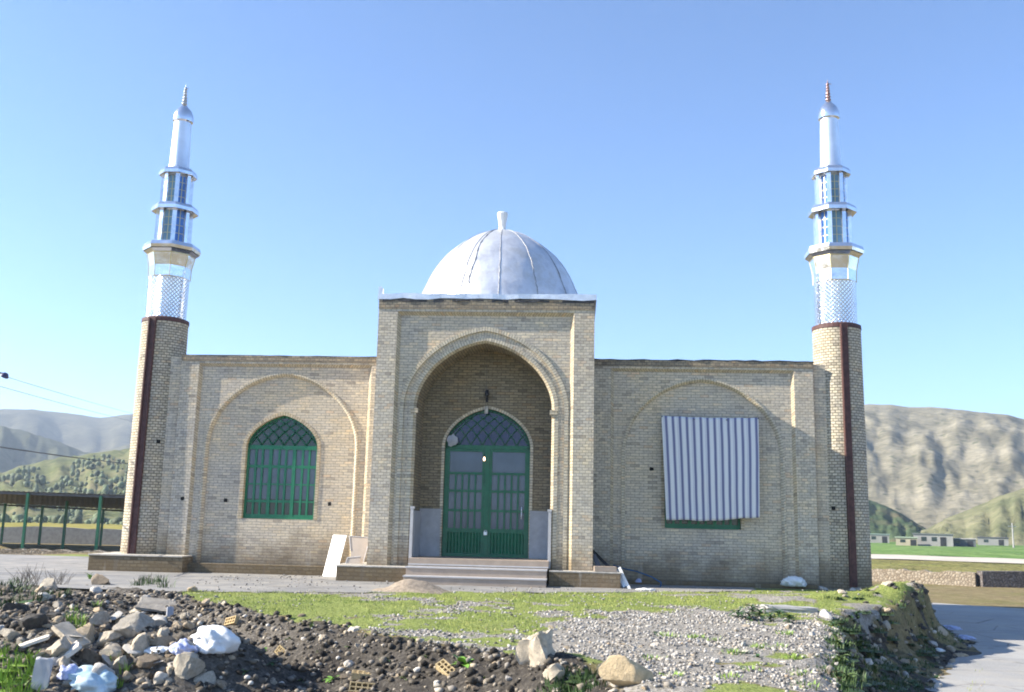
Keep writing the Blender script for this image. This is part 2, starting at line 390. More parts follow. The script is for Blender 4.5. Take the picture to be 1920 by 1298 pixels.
def soft(s): return ramp(nt, math_(nt, 'ADD', s, math_(nt, 'MULTIPLY', math_(nt, 'SUBTRACT', nA, .5), .9)), [(.38, (0,0,0)), (.62, (1,1,1))])
near = nd(nt, 'ShaderNodeVectorMath', operation='LENGTH'); nt.links.new(pos, near.inputs[0])
nf = nd(nt, 'ShaderNodeMapRange'); sin(nf, From_Min=22.0, From_Max=28.0, To_Min=1.0, To_Max=0.0); nt.links.new(near.outputs['Value'], nf.inputs[0])
col = mix(nt, soft(sp.outputs[1]), base, grav)
col = mix(nt, soft(sp.outputs[0]), col, grs)
col = mix(nt, soft(sp.outputs[2]), col, soi)
col = mix(nt, nf.outputs[0], base, col)
nt.links.new(col, b.inputs['Base Color']); sin(b, Roughness=.95); b.inputs['Specular IOR Level'].default_value = .1
bump(nt, b, math_(nt, 'ADD', nB, nA), .9, .04)
ground = mesh_np('ground', V, F, m, smooth=True, attr={'kindmask': att})
setp(ground, kind='structure')

def poly_sheet(name, pts, z, mat, kind='structure', sub=0.0):
    """flat sheet; pts = list of xy (convex-ish order); z a number or function"""
    bm = bmesh.new()
    vs = [bm.verts.new((x, y, z)) for x, y in pts]; bm.faces.new(vs)
    bmesh.ops.triangulate(bm, faces=bm.faces[:])
    me = bpy.data.meshes.new(name); bm.normal_update()
    for f in bm.faces:
        if f.normal.z < 0: f.normal_flip()
    bm.to_mesh(me); bm.free(); me.materials.append(mat)
    o = bpy.data.objects.new(name, me); scn.collection.objects.link(o); o['kind'] = kind
    return o
def jag(pts, amp=.08, step=.25, seed=3):
    rr = random.Random(seed); out = []
    for (a, b) in zip(pts, pts[1:]):
        L = math.dist(a, b); n = max(1, int(L/step))
        for k in range(n):
            t = k/n; out.append((a[0]+(b[0]-a[0])*t + rr.uniform(-amp, amp), a[1]+(b[1]-a[1])*t + rr.uniform(-amp, amp)))
    out.append(pts[-1]); return out
def asphalt(name, ca, cb):
    m, nt, b = newmat(name); pos = nd(nt, 'ShaderNodeTexCoord').outputs['Object']
    a = noise(nt, pos, .6, 6, .65); c = noise(nt, pos, 40, 4, .7)
    col = ramp(nt, a, [(.3, ca), (.7, cb)])
    col = mix(nt, 1.0, col, ramp(nt, c, [(.3, (.75,)*3), (.7, (1.15,)*3)]), 'MULTIPLY')
    vo = nd(nt, 'ShaderNodeTexVoronoi', feature='DISTANCE_TO_EDGE'); sin(vo, Scale=.45); nt.links.new(pos, vo.inputs['Vector'])
    dist = noise(nt, pos, 4, 4)
    cr = math_(nt, 'ADD', vo.outputs['Distance'], math_(nt, 'MULTIPLY', dist, .02))
    col = mix(nt, ramp(nt, cr, [(.012, (.6,.6,.6)), (.02, (0,0,0))]), col, (.07,.065,.06))
    dust = ramp(nt, noise(nt, pos, 1.4, 6, .7), [(.46, (0,0,0)), (.70, (.8,.8,.8))])
    col = mix(nt, dust, col, (.36,.33,.285))
    col = mix(nt, ramp(nt, noise(nt, pos, .9, 6, .7), [(.60, (0,0,0)), (.68, (.6,.6,.6))]), col, (.13,.12,.105))
    nt.links.new(col, b.inputs['Base Color']); sin(b, Roughness=.9); bump(nt, b, c, .5, .006); return m
M['asph'] = asphalt('yard_asphalt', (.18,.175,.17), (.27,.26,.25)); M['road'] = asphalt('road_asphalt', (.27,.265,.255), (.36,.35,.335))
edge = [(-60,-4.6), (-12,-4.7), (-4.9,-4.6), (-2.2,-3.8), (1.3,-2.4), (4.3,-1.0), (5.8,-.1), (6.2,.6)]
poly_sheet('yard_pavement', jag(edge, .10, .2) + [(6.3,3), (6.3,9.0), (-7,9.0), (-11,8), (-60,9)], -.112, M['asph'])
toe = [(3.6,-40), (5.7,-20), (5.9,-16), (6.25,-11.4), (7.6,-6.3), (9.4,-2.3), (10.8,.3), (11.35,4), (11.6,10), (10.6,13.0), (7,14.8), (0,15.6), (-15,17)]
rt = [(-15,22), (0,20.5), (7,18.2), (11,15.2), (13.8,12.7), (16.4,10.9), (18.8,7), (19,2), (16.8,-4), (14.5,-9), (13,-16), (12.6,-22), (13,-40)]
poly_sheet('road', jag(toe, .14, .25, 5) + jag(rt, .12, .4, 6), -1.095, M['road'])
#PART2
# ------------------------------------------------------------------ mosque
def arch(cx, hw, zs, h, z0, k=.14, n=28):
    p = [(cx-hw, z0)]
    for i in range(n+1):
        a = math.pi*(1 - i/n); u = math.cos(a)
        p.append((cx + hw*u, zs + h*((1-k)*math.sqrt(max(0, 1-u*u)) + k*(1-abs(u)))))
    return p + [(cx+hw, z0)]
def rect(a, b, zt, z0): return [(a, z0), (a, zt), (b, zt), (b, z0)]
def P3(prof, y): return [(x, y, z) for x, z in prof]

mosque = thing('mosque', 'buff brick mosque with a silver dome, tall arched porch and two metal topped minarets', 'mosque', (0, 0, 0))
WY = 1.56
M['marble_pale'] = simple('pale_marble', (.50,.48,.47), .45, var=.1, scale=5)
# portal
p = MB(); c1 = MB(); rg = MB(); iw = MB(); fr = MB()
PT = 6.36
rA = rect(-2.08, 2.06, 6.06, -.3); rB = rect(-2.00, 1.98, 5.98, -.3)
fr.wall(-2.53, 2.53, -.3, PT, rA, 0, -.3)
c1.strip(P3(rA, 0), P3(rB, .09))
a1 = arch(0, 1.95, 3.80, 1.93, -.3); a2 = arch(0, 1.86, 3.80, 1.83, -.3)
p.wall(-2.00, 1.98, -.3, 5.98, a1, .09, -.3)
rg.strip(P3(a1, .06), P3(a2, .06)); rg.strip(P3(a1, .09), P3(a1, .06)); rg.strip(P3(a2, .06), P3(a2, .12))
a3 = arch(0, 1.72, 3.80, 1.68, -.3); a4 = arch(0, 1.63, 3.80, 1.60, -.3); a5 = arch(0, 1.57, 3.80, 1.55, -.3)
p.strip(P3(a2, .12), P3(a3, .12))
rg.strip(P3(a3, .12), P3(a3, .09)); rg.strip(P3(a3, .09), P3(a4, .09))
c1.strip(P3(a4, .09), P3(a5, .16))
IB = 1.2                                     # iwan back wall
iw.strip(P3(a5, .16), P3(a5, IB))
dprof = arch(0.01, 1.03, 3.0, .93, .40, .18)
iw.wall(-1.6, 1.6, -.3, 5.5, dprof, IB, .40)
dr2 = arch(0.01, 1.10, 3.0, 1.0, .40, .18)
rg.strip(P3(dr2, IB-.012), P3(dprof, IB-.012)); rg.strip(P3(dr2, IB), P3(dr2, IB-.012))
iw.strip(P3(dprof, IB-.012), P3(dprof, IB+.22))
# flanks, top, back
for sx in (-1, 1): p.face([(sx*2.53, 0, -.3), (sx*2.53, 2.6, -.3), (sx*2.53, 2.6, PT), (sx*2.53, 0, PT)][::sx])
p.face([(-2.53, 2.6, -.3), (2.53, 2.6, -.3), (2.53, 2.6, PT), (-2.53, 2.6, PT)][::-1])
p.face([(-2.53, 0, PT), (2.53, 0, PT), (2.53, 2.6, PT), (-2.53, 2.6, PT)])
portal = p.build('portal', M['brick'], mosque)
fr.build('portal_frame', M['brick_head'], portal)
c1.build('chamfered_moulding', M['brick_chamfer'], portal)
rg.build('arch_moulding', M['brick_ring'], portal)
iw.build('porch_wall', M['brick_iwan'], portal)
for sx in (-1, 1):      # imposts where the arch springs
    q = MB(); q.obox((sx*1.61, .13, 3.74), (.085, 0, 0), (0, .07, 0), (0, 0, .05)); q.obox((sx*1.625, .13, 3.66), (.06, 0, 0), (0, .055, 0), (0, 0, .03))
    q.build('impost', M['brick_chamfer'], portal)
# weathered parapet courses and sheet flashing
q = MB(); q.box(-2.535, 2.535, -.014, .5, 6.12, 6.352); q.build('parapet', M['coping'], portal)
def ragged_strip(name, x0, x1, y0, y1, z0, dz, mat, parent, seed, amp=.05, n=60, slope=0.0):
    rr = random.Random(seed); q = MB(); pts = []
    for i in range(n+1):
        t = i/n; pts.append((x0+(x1-x0)*t, z0 + slope*t + rr.uniform(-amp, amp)*.5, z0 + slope*t + dz + rr.uniform(-amp, amp)*.35, y0 + rr.uniform(-.015, .015)))
    for a, b in zip(pts, pts[1:]):
        q.face([(a[0], a[3], a[1]), (b[0], b[3], b[1]), (b[0], b[3], b[2]), (a[0], a[3], a[2])])
        q.face([(a[0], a[3], a[2]), (b[0], b[3], b[2]), (b[0], y1, b[2]), (a[0], y1, a[2])])
        q.face([(b[0], b[3], b[1]), (a[0], a[3], a[1]), (a[0], y1, a[1]), (b[0], y1, b[1])])
    q.face([(x0, pts[0][3], pts[0][1]), (x0, pts[0][3], pts[0][2]), (x0, y1, pts[0][2]), (x0, y1, pts[0][1])])
    q.face([(x1, pts[-1][3], pts[-1][1]), (x1, y1, pts[-1][1]), (x1, y1, pts[-1][2]), (x1, pts[-1][3], pts[-1][2])])
    return q.build(name, mat, parent)
ragged_strip('roof_flashing', -2.56, 2.57, -.03, 2.62, 6.36, .13, M['flash'], portal, 4, .05, 17)
ragged_strip('tar_edge', -2.45, 2.55, -.02, .25, 6.30, .055, M['tar'], portal, 8, .05, 31)
q = MB(); q.obox((-2.50, .02, 6.53), (.05, 0, 0), (0, .05, 0), (0, 0, .08)); q.obox((-2.52, .02, 6.62), (.035, 0, .01), (0, .03, 0), (-.01, 0, .03)); q.build('corner_flashing', M['flash'], portal)
# floor, steps, plinth blocks
q = MB(); q.box(-1.555, 1.565, -.12, IB+.25, .30, .415); q.build('porch_floor', M['step'], mosque)
for z0, z1, y0 in ((-.2, .065, -.86), (.066, .245, -.56), (.246, .298, -.25)):
    q = MB(); q.box(-1.545, 1.53 if y0 < -.3 else 1.555, y0 + .02, -.001 if z1 > .2 else -.001, z0, z1 - .028)
    st = q.build('step', M['step'], mosque)
    q = MB(); q.box(-1.555, 1.54 if y0 < -.3 else 1.56, y0, -.001, z1 - .0275, z1); q.build('tread', M['marble_pale'], st)
q = MB(); q.box(-1.55, 1.56, -.245, -.121, .2985, .413); q.build('step', M['step'], mosque)
for sx in (-1, 1):
    q = MB()
    xa, xb = sorted((sx*1.575, sx*3.13))
    q.box(xa, xb, -.36, -.002, -.3, .20)
    xa, xb = sorted((sx*2.532, sx*3.13)); q.box(xa, xb, -.001, 1.2, -.3, .20)
    o = q.build('plinth', M['brick_plinth'], mosque)
    q = MB()
    xa, xb = sorted((sx*1.58, sx*3.15)); q.box(xa, xb, -.365, -.003, .2005, .225)
    xa, xb = sorted((sx*2.534, sx*3.15)); q.box(xa, xb, -.0025, 1.2, .2005, .235)
    q.build('plinth_cap', M['cap'], o)
# dado slabs and marble posts of the porch
for sx in (-1, 1):
    q = MB(); xa, xb = sorted((sx*1.56, sx*1.06)); q.box(xa, xb, IB-.035, IB-.002, .416, 1.46); q.box(xa, xb, IB-.05, IB-.002, 1.461, 1.52); q.build('dado_panel', M['marble'], mosque)
    q = MB(); xa, xb = sorted((sx*1.567, sx*1.53)); q.box(xa, xb, .22, IB-.052, .416, 1.46); q.build('dado_panel', M['marble'], mosque)
    q = MB(); xa, xb = sorted((sx*1.597, sx*1.53)); q.box(xa, xb, .05, .15, .25, 1.50); xa, xb = sorted((sx*1.607, sx*1.508)); q.box(xa, xb, .042, .158, 1.501, 1.55); q.build('marble_post', M['marble_pale'], mosque)
for (px, py, r) in ((848, 826, .13),):
    pt = at(px, py, Y=IB-.02); q = MB(); rr = random.Random(px)
    ring = [(pt.x + r*(1+rr.uniform(-.2,.2))*math.cos(a)*.95, pt.z + r*1.1*(1+rr.uniform(-.2,.2))*math.sin(a)) for a in [2*math.pi*k/14 for k in range(14)]]
    for k in range(14):
        (xa, za), (xb, zb) = ring[k], ring[(k+1) % 14]
        q.face([(pt.x, IB-.06, pt.z), (xa, IB-.035, za), (xb, IB-.035, zb)]); q.face([(xa, IB-.035, za), (xa, IB+.01, za), (xb, IB+.01, zb), (xb, IB-.035, zb)])
    q.build('plaster_patch', M['marble'] if px < 900 else M['cap'], mosque)

def bars(q, pts, wdt, y0, y1):       # flat bar following points in xz
    for (xa, za), (xb, zb) in zip(pts, pts[1:]):
        d = Vector((xb-xa, 0, zb-za)); L = d.length
        if L < 1e-5: continue
        d /= L; nrm = Vector((-d.z, 0, d.x))*wdt/2
        A = Vector((xa, 0, za)) - d*wdt*.2; B = Vector((xb, 0, zb)) + d*wdt*.2
        f = [A-nrm, B-nrm, B+nrm, A+nrm]
        fa = [Vector((v.x, y0, v.z)) for v in f]; fb = [Vector((v.x, y1, v.z)) for v in f]
        q.face(fa)
        for k in range(4): q.face([fa[k], fb[k], fb[(k+1) % 4], fa[(k+1) % 4]])
def in_arch(x, z, cx, hw, zs, h, k):
    u = (x-cx)/hw
    return abs(u) < 1 and zs < z < zs + h*((1-k)*math.sqrt(1-u*u) + k*(1-abs(u)))
def fan(q, cx, hw, zs, h, k, y0, y1, nb, wd):
    """interlaced tracery: arcs springing from nb points along the transom"""
    sp = 2*hw/nb
    for i in range(-nb, 2*nb+1):
        for sgn in (-1, 1):
            x0 = cx - hw + i*sp; run = []
            for j in range(33):
                z = zs + h*j/32*1.02; t = (z-zs)/h
                x = x0 + sgn*sp*(1.35*t + 1.5*t*t)
                if in_arch(x, z, cx, hw-.02, zs-.01, h-.02, k): run.append((x, z))
                else:
                    if len(run) > 1: bars(q, run, wd, y0, y1)
                    run = []
            if len(run) > 1: bars(q, run, wd, y0, y1)
def glaze(cx, hw, zs, h, k, y, z0):
    q = MB(); a = arch(cx, hw, zs, h, z0, k, 24)
    for (xa, za), (xb, zb) in zip(a[1:-1], a[2:-1]): q.face([(xa, y, zs), (xb, y, zs), (xb, y, zb), (xa, y, za)])
    return q
# door
yd = IB + .10
d = MB(); bars(d, arch(.01, 1.0, 3.0, .905, .415, .18, 30), .075, yd, yd+.06)
d.box(-.95, .97, yd-.003, yd+.05, 2.965, 3.055); d.box(-.05, .07, yd-.006, yd+.05, .42, 2.965)
door = d.build('door', M['green'], mosque)
f = MB(); fan(f, .01, .97, 3.05, .83, .18, yd+.008, yd+.03, 7, .026); f.build('fanlight_tracery', M['green'], door)
glaze(.01, .985, 3.05, .85, .18, yd+.04, 3.05).build('fanlight_glass', M['pane_blue'], door)
for sx in (-1, 1):
    xa, xb = sorted((.01+sx*.062, .01+sx*.965)); lf = MB()
    lf.box(xa, xa+.055, yd+.004, yd+.045, .42, 2.962); lf.box(xb-.055, xb, yd+.004, yd+.045, .42, 2.962)
    for z in (2.38, 1.96, 1.50): lf.box(xa+.0555, xb-.0555, yd+.006, yd+.04, z-.028, z+.028)
    lf.box(xa+.0555, xb-.0555, yd+.002, yd+.042, .98, 1.08); lf.box(xa+.0555, xb-.0555, yd+.002, yd+.042, .42, .50)
    lf.box(xa+.0555, xb-.0555, yd+.005, yd+.042, 2.90, 2.961)
    n = 5; wd = (xb-xa-.111)/n
    for i in range(1, n): x = xa+.0555+wd*i; lf.box(x-.021, x+.021, yd+.008, yd+.038, 1.081, 2.351)
    for i in range(10):
        x = xa + .0555 + (xb-xa-.111)*(i+.5)/10
        lf.face([(x-.042, yd+.035, .501), (x-.012, yd+.012, .501), (x-.012, yd+.012, .979), (x-.042, yd+.035, .979)])
        lf.face([(x-.012, yd+.012, .501), (x+.018, yd+.012, .501), (x+.018, yd+.012, .979), (x-.012, yd+.012, .979)])
        lf.face([(x+.018, yd+.012, .501), (x+.042, yd+.035, .501), (x+.042, yd+.035, .979), (x+.018, yd+.012, .979)])
    lf.build('door_leaf', M['green'], door)
    g = MB(); g.face([(xa, yd+.036, .9), (xb, yd+.036, .9), (xb, yd+.036, 2.96), (xa, yd+.036, 2.96)]); g.build('door_glass', M['pane'], door)
q = MB(); q.box(-.03, .05, yd-.05, yd-.007, .93, 1.01); q.tube([(-.015, yd-.03, 1.0), (-.015, yd-.03, 1.04), (.035, yd-.03, 1.04), (.035, yd-.03, 1.0)], .008, 6); q.build('padlock', M['flash'], door)
q = MB(); q.tube([(.86, yd-.03, 1.33), (.86, yd-.05, 1.38), (.86, yd-.05, 1.55), (.86, yd-.03, 1.60)], .014, 6); q.build('handle', M['flash'], door)

# wings
def wing(sx):
    cx = sx*5.165
    A, B = MB(), MB(); ch = MB(); rg = MB(); fm = MB()
    xo, xi = 7.82, 2.53
    xa, xb = (xi, xo) if sx > 0 else (-xo, -xi)
    top = 5.22; zb = -.3
    r1 = rect(cx-2.2, cx+2.2, 5.02, zb); r2 = rect(cx-2.13, cx+2.13, 4.95, zb)
    fm.wall(xa, xb, zb, top, r1, WY, zb); ch.strip(P3(r1, WY), P3(r2, WY+.07))
    b1 = arch(cx, 1.94, 2.95, 1.87, zb, .08, 36); b2 = arch(cx, 1.85, 2.95, 1.77, zb, .08, 36)
    A.wall(cx-2.13, cx+2.13, zb, 4.95, b1, WY+.07, zb)
    b0 = arch(cx, 1.90, 2.95, 1.825, zb, .08, 36)
    rg.strip(P3(b1, WY+.045), P3(b0, WY+.045)); rg.strip(P3(b1, WY+.07), P3(b1, WY+.045)); rg.strip(P3(b0, WY+.045), P3(b2, WY+.12))
    rg.strip(P3(b2, WY+.12), P3(b2, WY+.15))
    wp = arch(cx, .90, 2.96, .79, 1.19, .26, 24); wq = arch(cx, .98, 2.96, .88, 1.19, .26, 24)
    A.wall(cx-1.98, cx+1.98, zb, 4.86, wp, WY+.15, 1.19)
    B.strip(P3(wp, WY+.135), P3(wp, WY+.36)); A.face([(cx-.9, WY+.15, 1.19), (cx+.9, WY+.15, 1.19), (cx+.9, WY+.36, 1.19), (cx-.9, WY+.36, 1.19)])
    B.strip(P3(wq, WY+.135), P3(wp, WY+.135)); B.strip(P3(wq, WY+.15), P3(wq, WY+.135))
    # set-back strip towards the minaret, outer flank
    A.box(*( (7.821, 8.25) if sx > 0 else (-8.25, -7.821)), WY+.12, WY+.6, zb, top-.03)
    A.face([(sx*8.25, WY+.6, zb), (sx*8.25, 10.5, zb), (sx*8.25, 10.5, top), (sx*8.25, WY+.6, top)][::sx])
    A.face([(xa, WY, top), (xb, WY, top), (xb, WY+.5, top), (xa, WY+.5, top)])
    A.face([(sx*7.82, WY, zb), (sx*7.82, WY+.121, zb), (sx*7.82, WY+.121, top), (sx*7.82, WY, top)][::sx])
    wl = A.build('wing_wall', M['brick'], mosque)
    fm.build('wall_frame', M['brick_head'], wl); ch.build('chamfered_moulding', M['brick_chamfer'], wl); rg.build('arch_moulding', M['brick_ring'], wl); B.build('window_surround', M['brick_chamfer'], wl)
    q = MB(); q.box(*((2.534, 7.83) if sx > 0 else (-7.83, -2.534)), WY-.02, WY+.4, 5.075, 5.219); q.build('parapet', M['coping'], wl)
    ragged_strip('roof_edge', sx*2.535 if sx > 0 else -7.82, 7.84 if sx > 0 else -2.535, WY-.03 if sx > 0 else WY-.018, WY+.9, 5.215, .03 if sx > 0 else .015, M['tar'], wl, 20+sx, .04 if sx > 0 else .015, 26)
    q = MB(); q.box(*((3.151, 7.7) if sx > 0 else (-7.15, -3.151)), WY-.28, WY-.001, -.3, .10 if sx < 0 else -.02); q.build('plinth', M['brick_plinth'], mosque)
    # window
    yw = WY + .27; zt = 2.95
    q = MB(); bars(q, arch(cx, .875, 2.96, .765, 1.215, .26, 26), .06, yw, yw+.05); q.box(cx-.86, cx+.86, yw-.002, yw+.05, 1.19, 1.25)
    q.box(cx-.845, cx+.845, yw-.003, yw+.05, zt-.05, zt+.05)
    for k in (-1, 1): q.box(cx+k*.30-.04, cx+k*.30+.04, yw-.004, yw+.05, 1.251, zt-.051)
    win = q.build('window', M['green_light'], mosque)
    q = MB()
    for k in (-1, 0, 1):
        x0 = cx + k*.575 - (.235 if k == 0 else .26); x1 = cx + k*.575 + (.235 if k == 0 else .26)
        if k: x0, x1 = sorted((cx+k*.341, cx+k*.845))
        else: x0, x1 = cx-.259, cx+.259
        for j in (1, 2): x = x0+(x1-x0)*j/3; q.box(x-.026, x+.026, yw+.006, yw+.035, 1.251, zt-.051)
        q.box(x0, x1, yw+.004, yw+.037, 2.44, 2.51)
        for z, t in ((2.04, .018), (1.62, .03 if k < 1 else .018)): q.box(x0, x1, yw+.008, yw+.036, z-t, z+t)
        q.box(x0, x1, yw+.003, yw+.034, 1.251, 1.30)
    q.build('casement_bars', M['green_light'], win)
    q = MB(); fan(q, cx, .85, 3.0, .70, .26, yw+.008, yw+.03, 6, .034); q.build('fanlight_tracery', M['green_light'], win)
    glaze(cx, .87, 3.0, .74, .26, yw+.04, 3.0).build('fanlight_glass', M['pane_dark'], win)
    q = MB(); q.face([(cx-.86, yw+.038, 1.68), (cx+.86, yw+.038, 1.68), (cx+.86, yw+.038, 3.0), (cx-.86, yw+.038, 3.0)]); q.build('pane', M['pane'], win)
    q = MB(); q.face([(cx-.86, yw+.038, 1.2), (cx+.86, yw+.038, 1.2), (cx+.86, yw+.038, 1.679), (cx-.86, yw+.038, 1.679)]); q.build('pane', M['pane_dark'], win)  # ground reflection painted in as a darker lower pane
wing(-1); wing(1)
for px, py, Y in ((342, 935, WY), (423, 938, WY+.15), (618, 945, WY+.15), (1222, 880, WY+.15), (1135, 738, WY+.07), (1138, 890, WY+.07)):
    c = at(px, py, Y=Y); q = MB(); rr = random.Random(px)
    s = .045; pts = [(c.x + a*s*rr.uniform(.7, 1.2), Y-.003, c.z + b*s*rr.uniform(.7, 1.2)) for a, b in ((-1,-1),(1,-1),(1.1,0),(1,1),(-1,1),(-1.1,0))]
    q.face(pts); q.build('painted_putlog_hole', M['hole'], mosque)  # flat patch on the wall; hole shade painted, no recess
# body behind
q = MB()
q.face([(-8.25, 10.5, -1.2), (8.25, 10.5, -1.2), (8.25, 10.5, 5.22), (-8.25, 10.5, 5.22)][::-1]); q.build('rear_wall', M['brick'], mosque)
q = MB(); q.box(-8.2, 8.2, WY+.5, 10.45, 5.0, 5.15); q.build('roof', M['tar'], mosque)
# dome
DY = 5.9
prof_px = [(0, 433), (35, 441), (70, 459), (105, 488), (128, 520), (142, 550)]
def zz(py): return (at(940, py, Y=DY).z)
sc = (at(1082, 551, Y=DY).x - at(797, 551, Y=DY).x)/285
dp = [(max(.02, u*sc), zz(v)) for u, v in prof_px][::-1]
rb, zb_ = dp[0]
dp = [(rb*1.11, 5.15), (rb*1.11, zb_-.75), (rb*1.10, zb_-.6), (rb*1.06, zb_-.3)] + dp
# smooth profile
def catmull(P, n=5):
    out = []
    for i in range(len(P)-1):
        p0, p1, p2, p3 = [Vector((*P[max(0, min(len(P)-1, i+k))], 0)) for k in (-1, 0, 1, 2)]
        for j in range(n):
            t = j/n; v = .5*((2*p1) + (p2-p0)*t + (2*p0-5*p1+4*p2-p3)*t*t + (3*p1-p0-3*p2+p3)*t**3); out.append((max(.015, v.x), v.y))
    return out + [P[-1]]
dpp = [dp[0]] + catmull(dp[1:], 5)
DX = (at(797, 551, Y=DY).x + at(1082, 551, Y=DY).x)/2
q = MB(); q.lathe(dpp, 64, (DX, DY))
m, nt, b = newmat('dome_sheet')
ob = nd(nt, 'ShaderNodeTexCoord').outputs['Object']
n = noise(nt, ob, 1.3, 6, .65)
nt.links.new(ramp(nt, n, [(.3, (.56,.56,.58)), (.5, (.78,.78,.79)), (.62, (.68,.66,.63)), (.75, (.82,.82,.83))]), b.inputs['Base Color'])
sin(b, Metallic=.62, Roughness=.42); bump(nt, b, noise(nt, ob, 1.8, 4, .5), .6, .06)
dome = q.build('dome', m, mosque, smooth=True)
NS = 14
M['seam'] = simple('dome_seam', (.26,.26,.27), .6, .4, var=.4, scale=12)
for k in range(NS):
    a = 2*math.pi*k/NS - math.pi/2 + .06; q = MB(); pts = []
    rr = random.Random(k)
    for r_, z_ in dpp[4:-2]: pts.append((DX + (r_+.004)*math.cos(a + rr.uniform(-.006, .006)), DY + (r_+.004)*math.sin(a), z_))
    q.tube(pts, .012, 5); q.build('seam', M['seam'], dome)
q = MB(); a = -math.pi/2 - .30; pts = []        # torn seam patched with tar
for j, (r_, z_) in enumerate(dpp[12:-1]):
    rr = random.Random(j*3); aa = a + rr.uniform(-.008, .008) - .012*math.sin(j*.5)
    pts.append((DX + (r_+.008)*math.cos(aa), DY + (r_+.008)*math.sin(aa), z_))
for j, (A_, B_) in enumerate(zip(pts, pts[1:])):
    q.tube([A_, B_], .010 + .010*((j*7) % 3 == 0), 5)
q.build('torn_seam', M['seam'], dome)
zt = dpp[-1][1]
q = MB(); q.lathe([(.13, zt-.05), (.10, zt+.10), (.125, zt+.3), (.165, zt+.52), (.15, zt+.56), (.02, zt+.555)], 10, (DX, DY)); q.build('finial', M['white_metal'], dome)

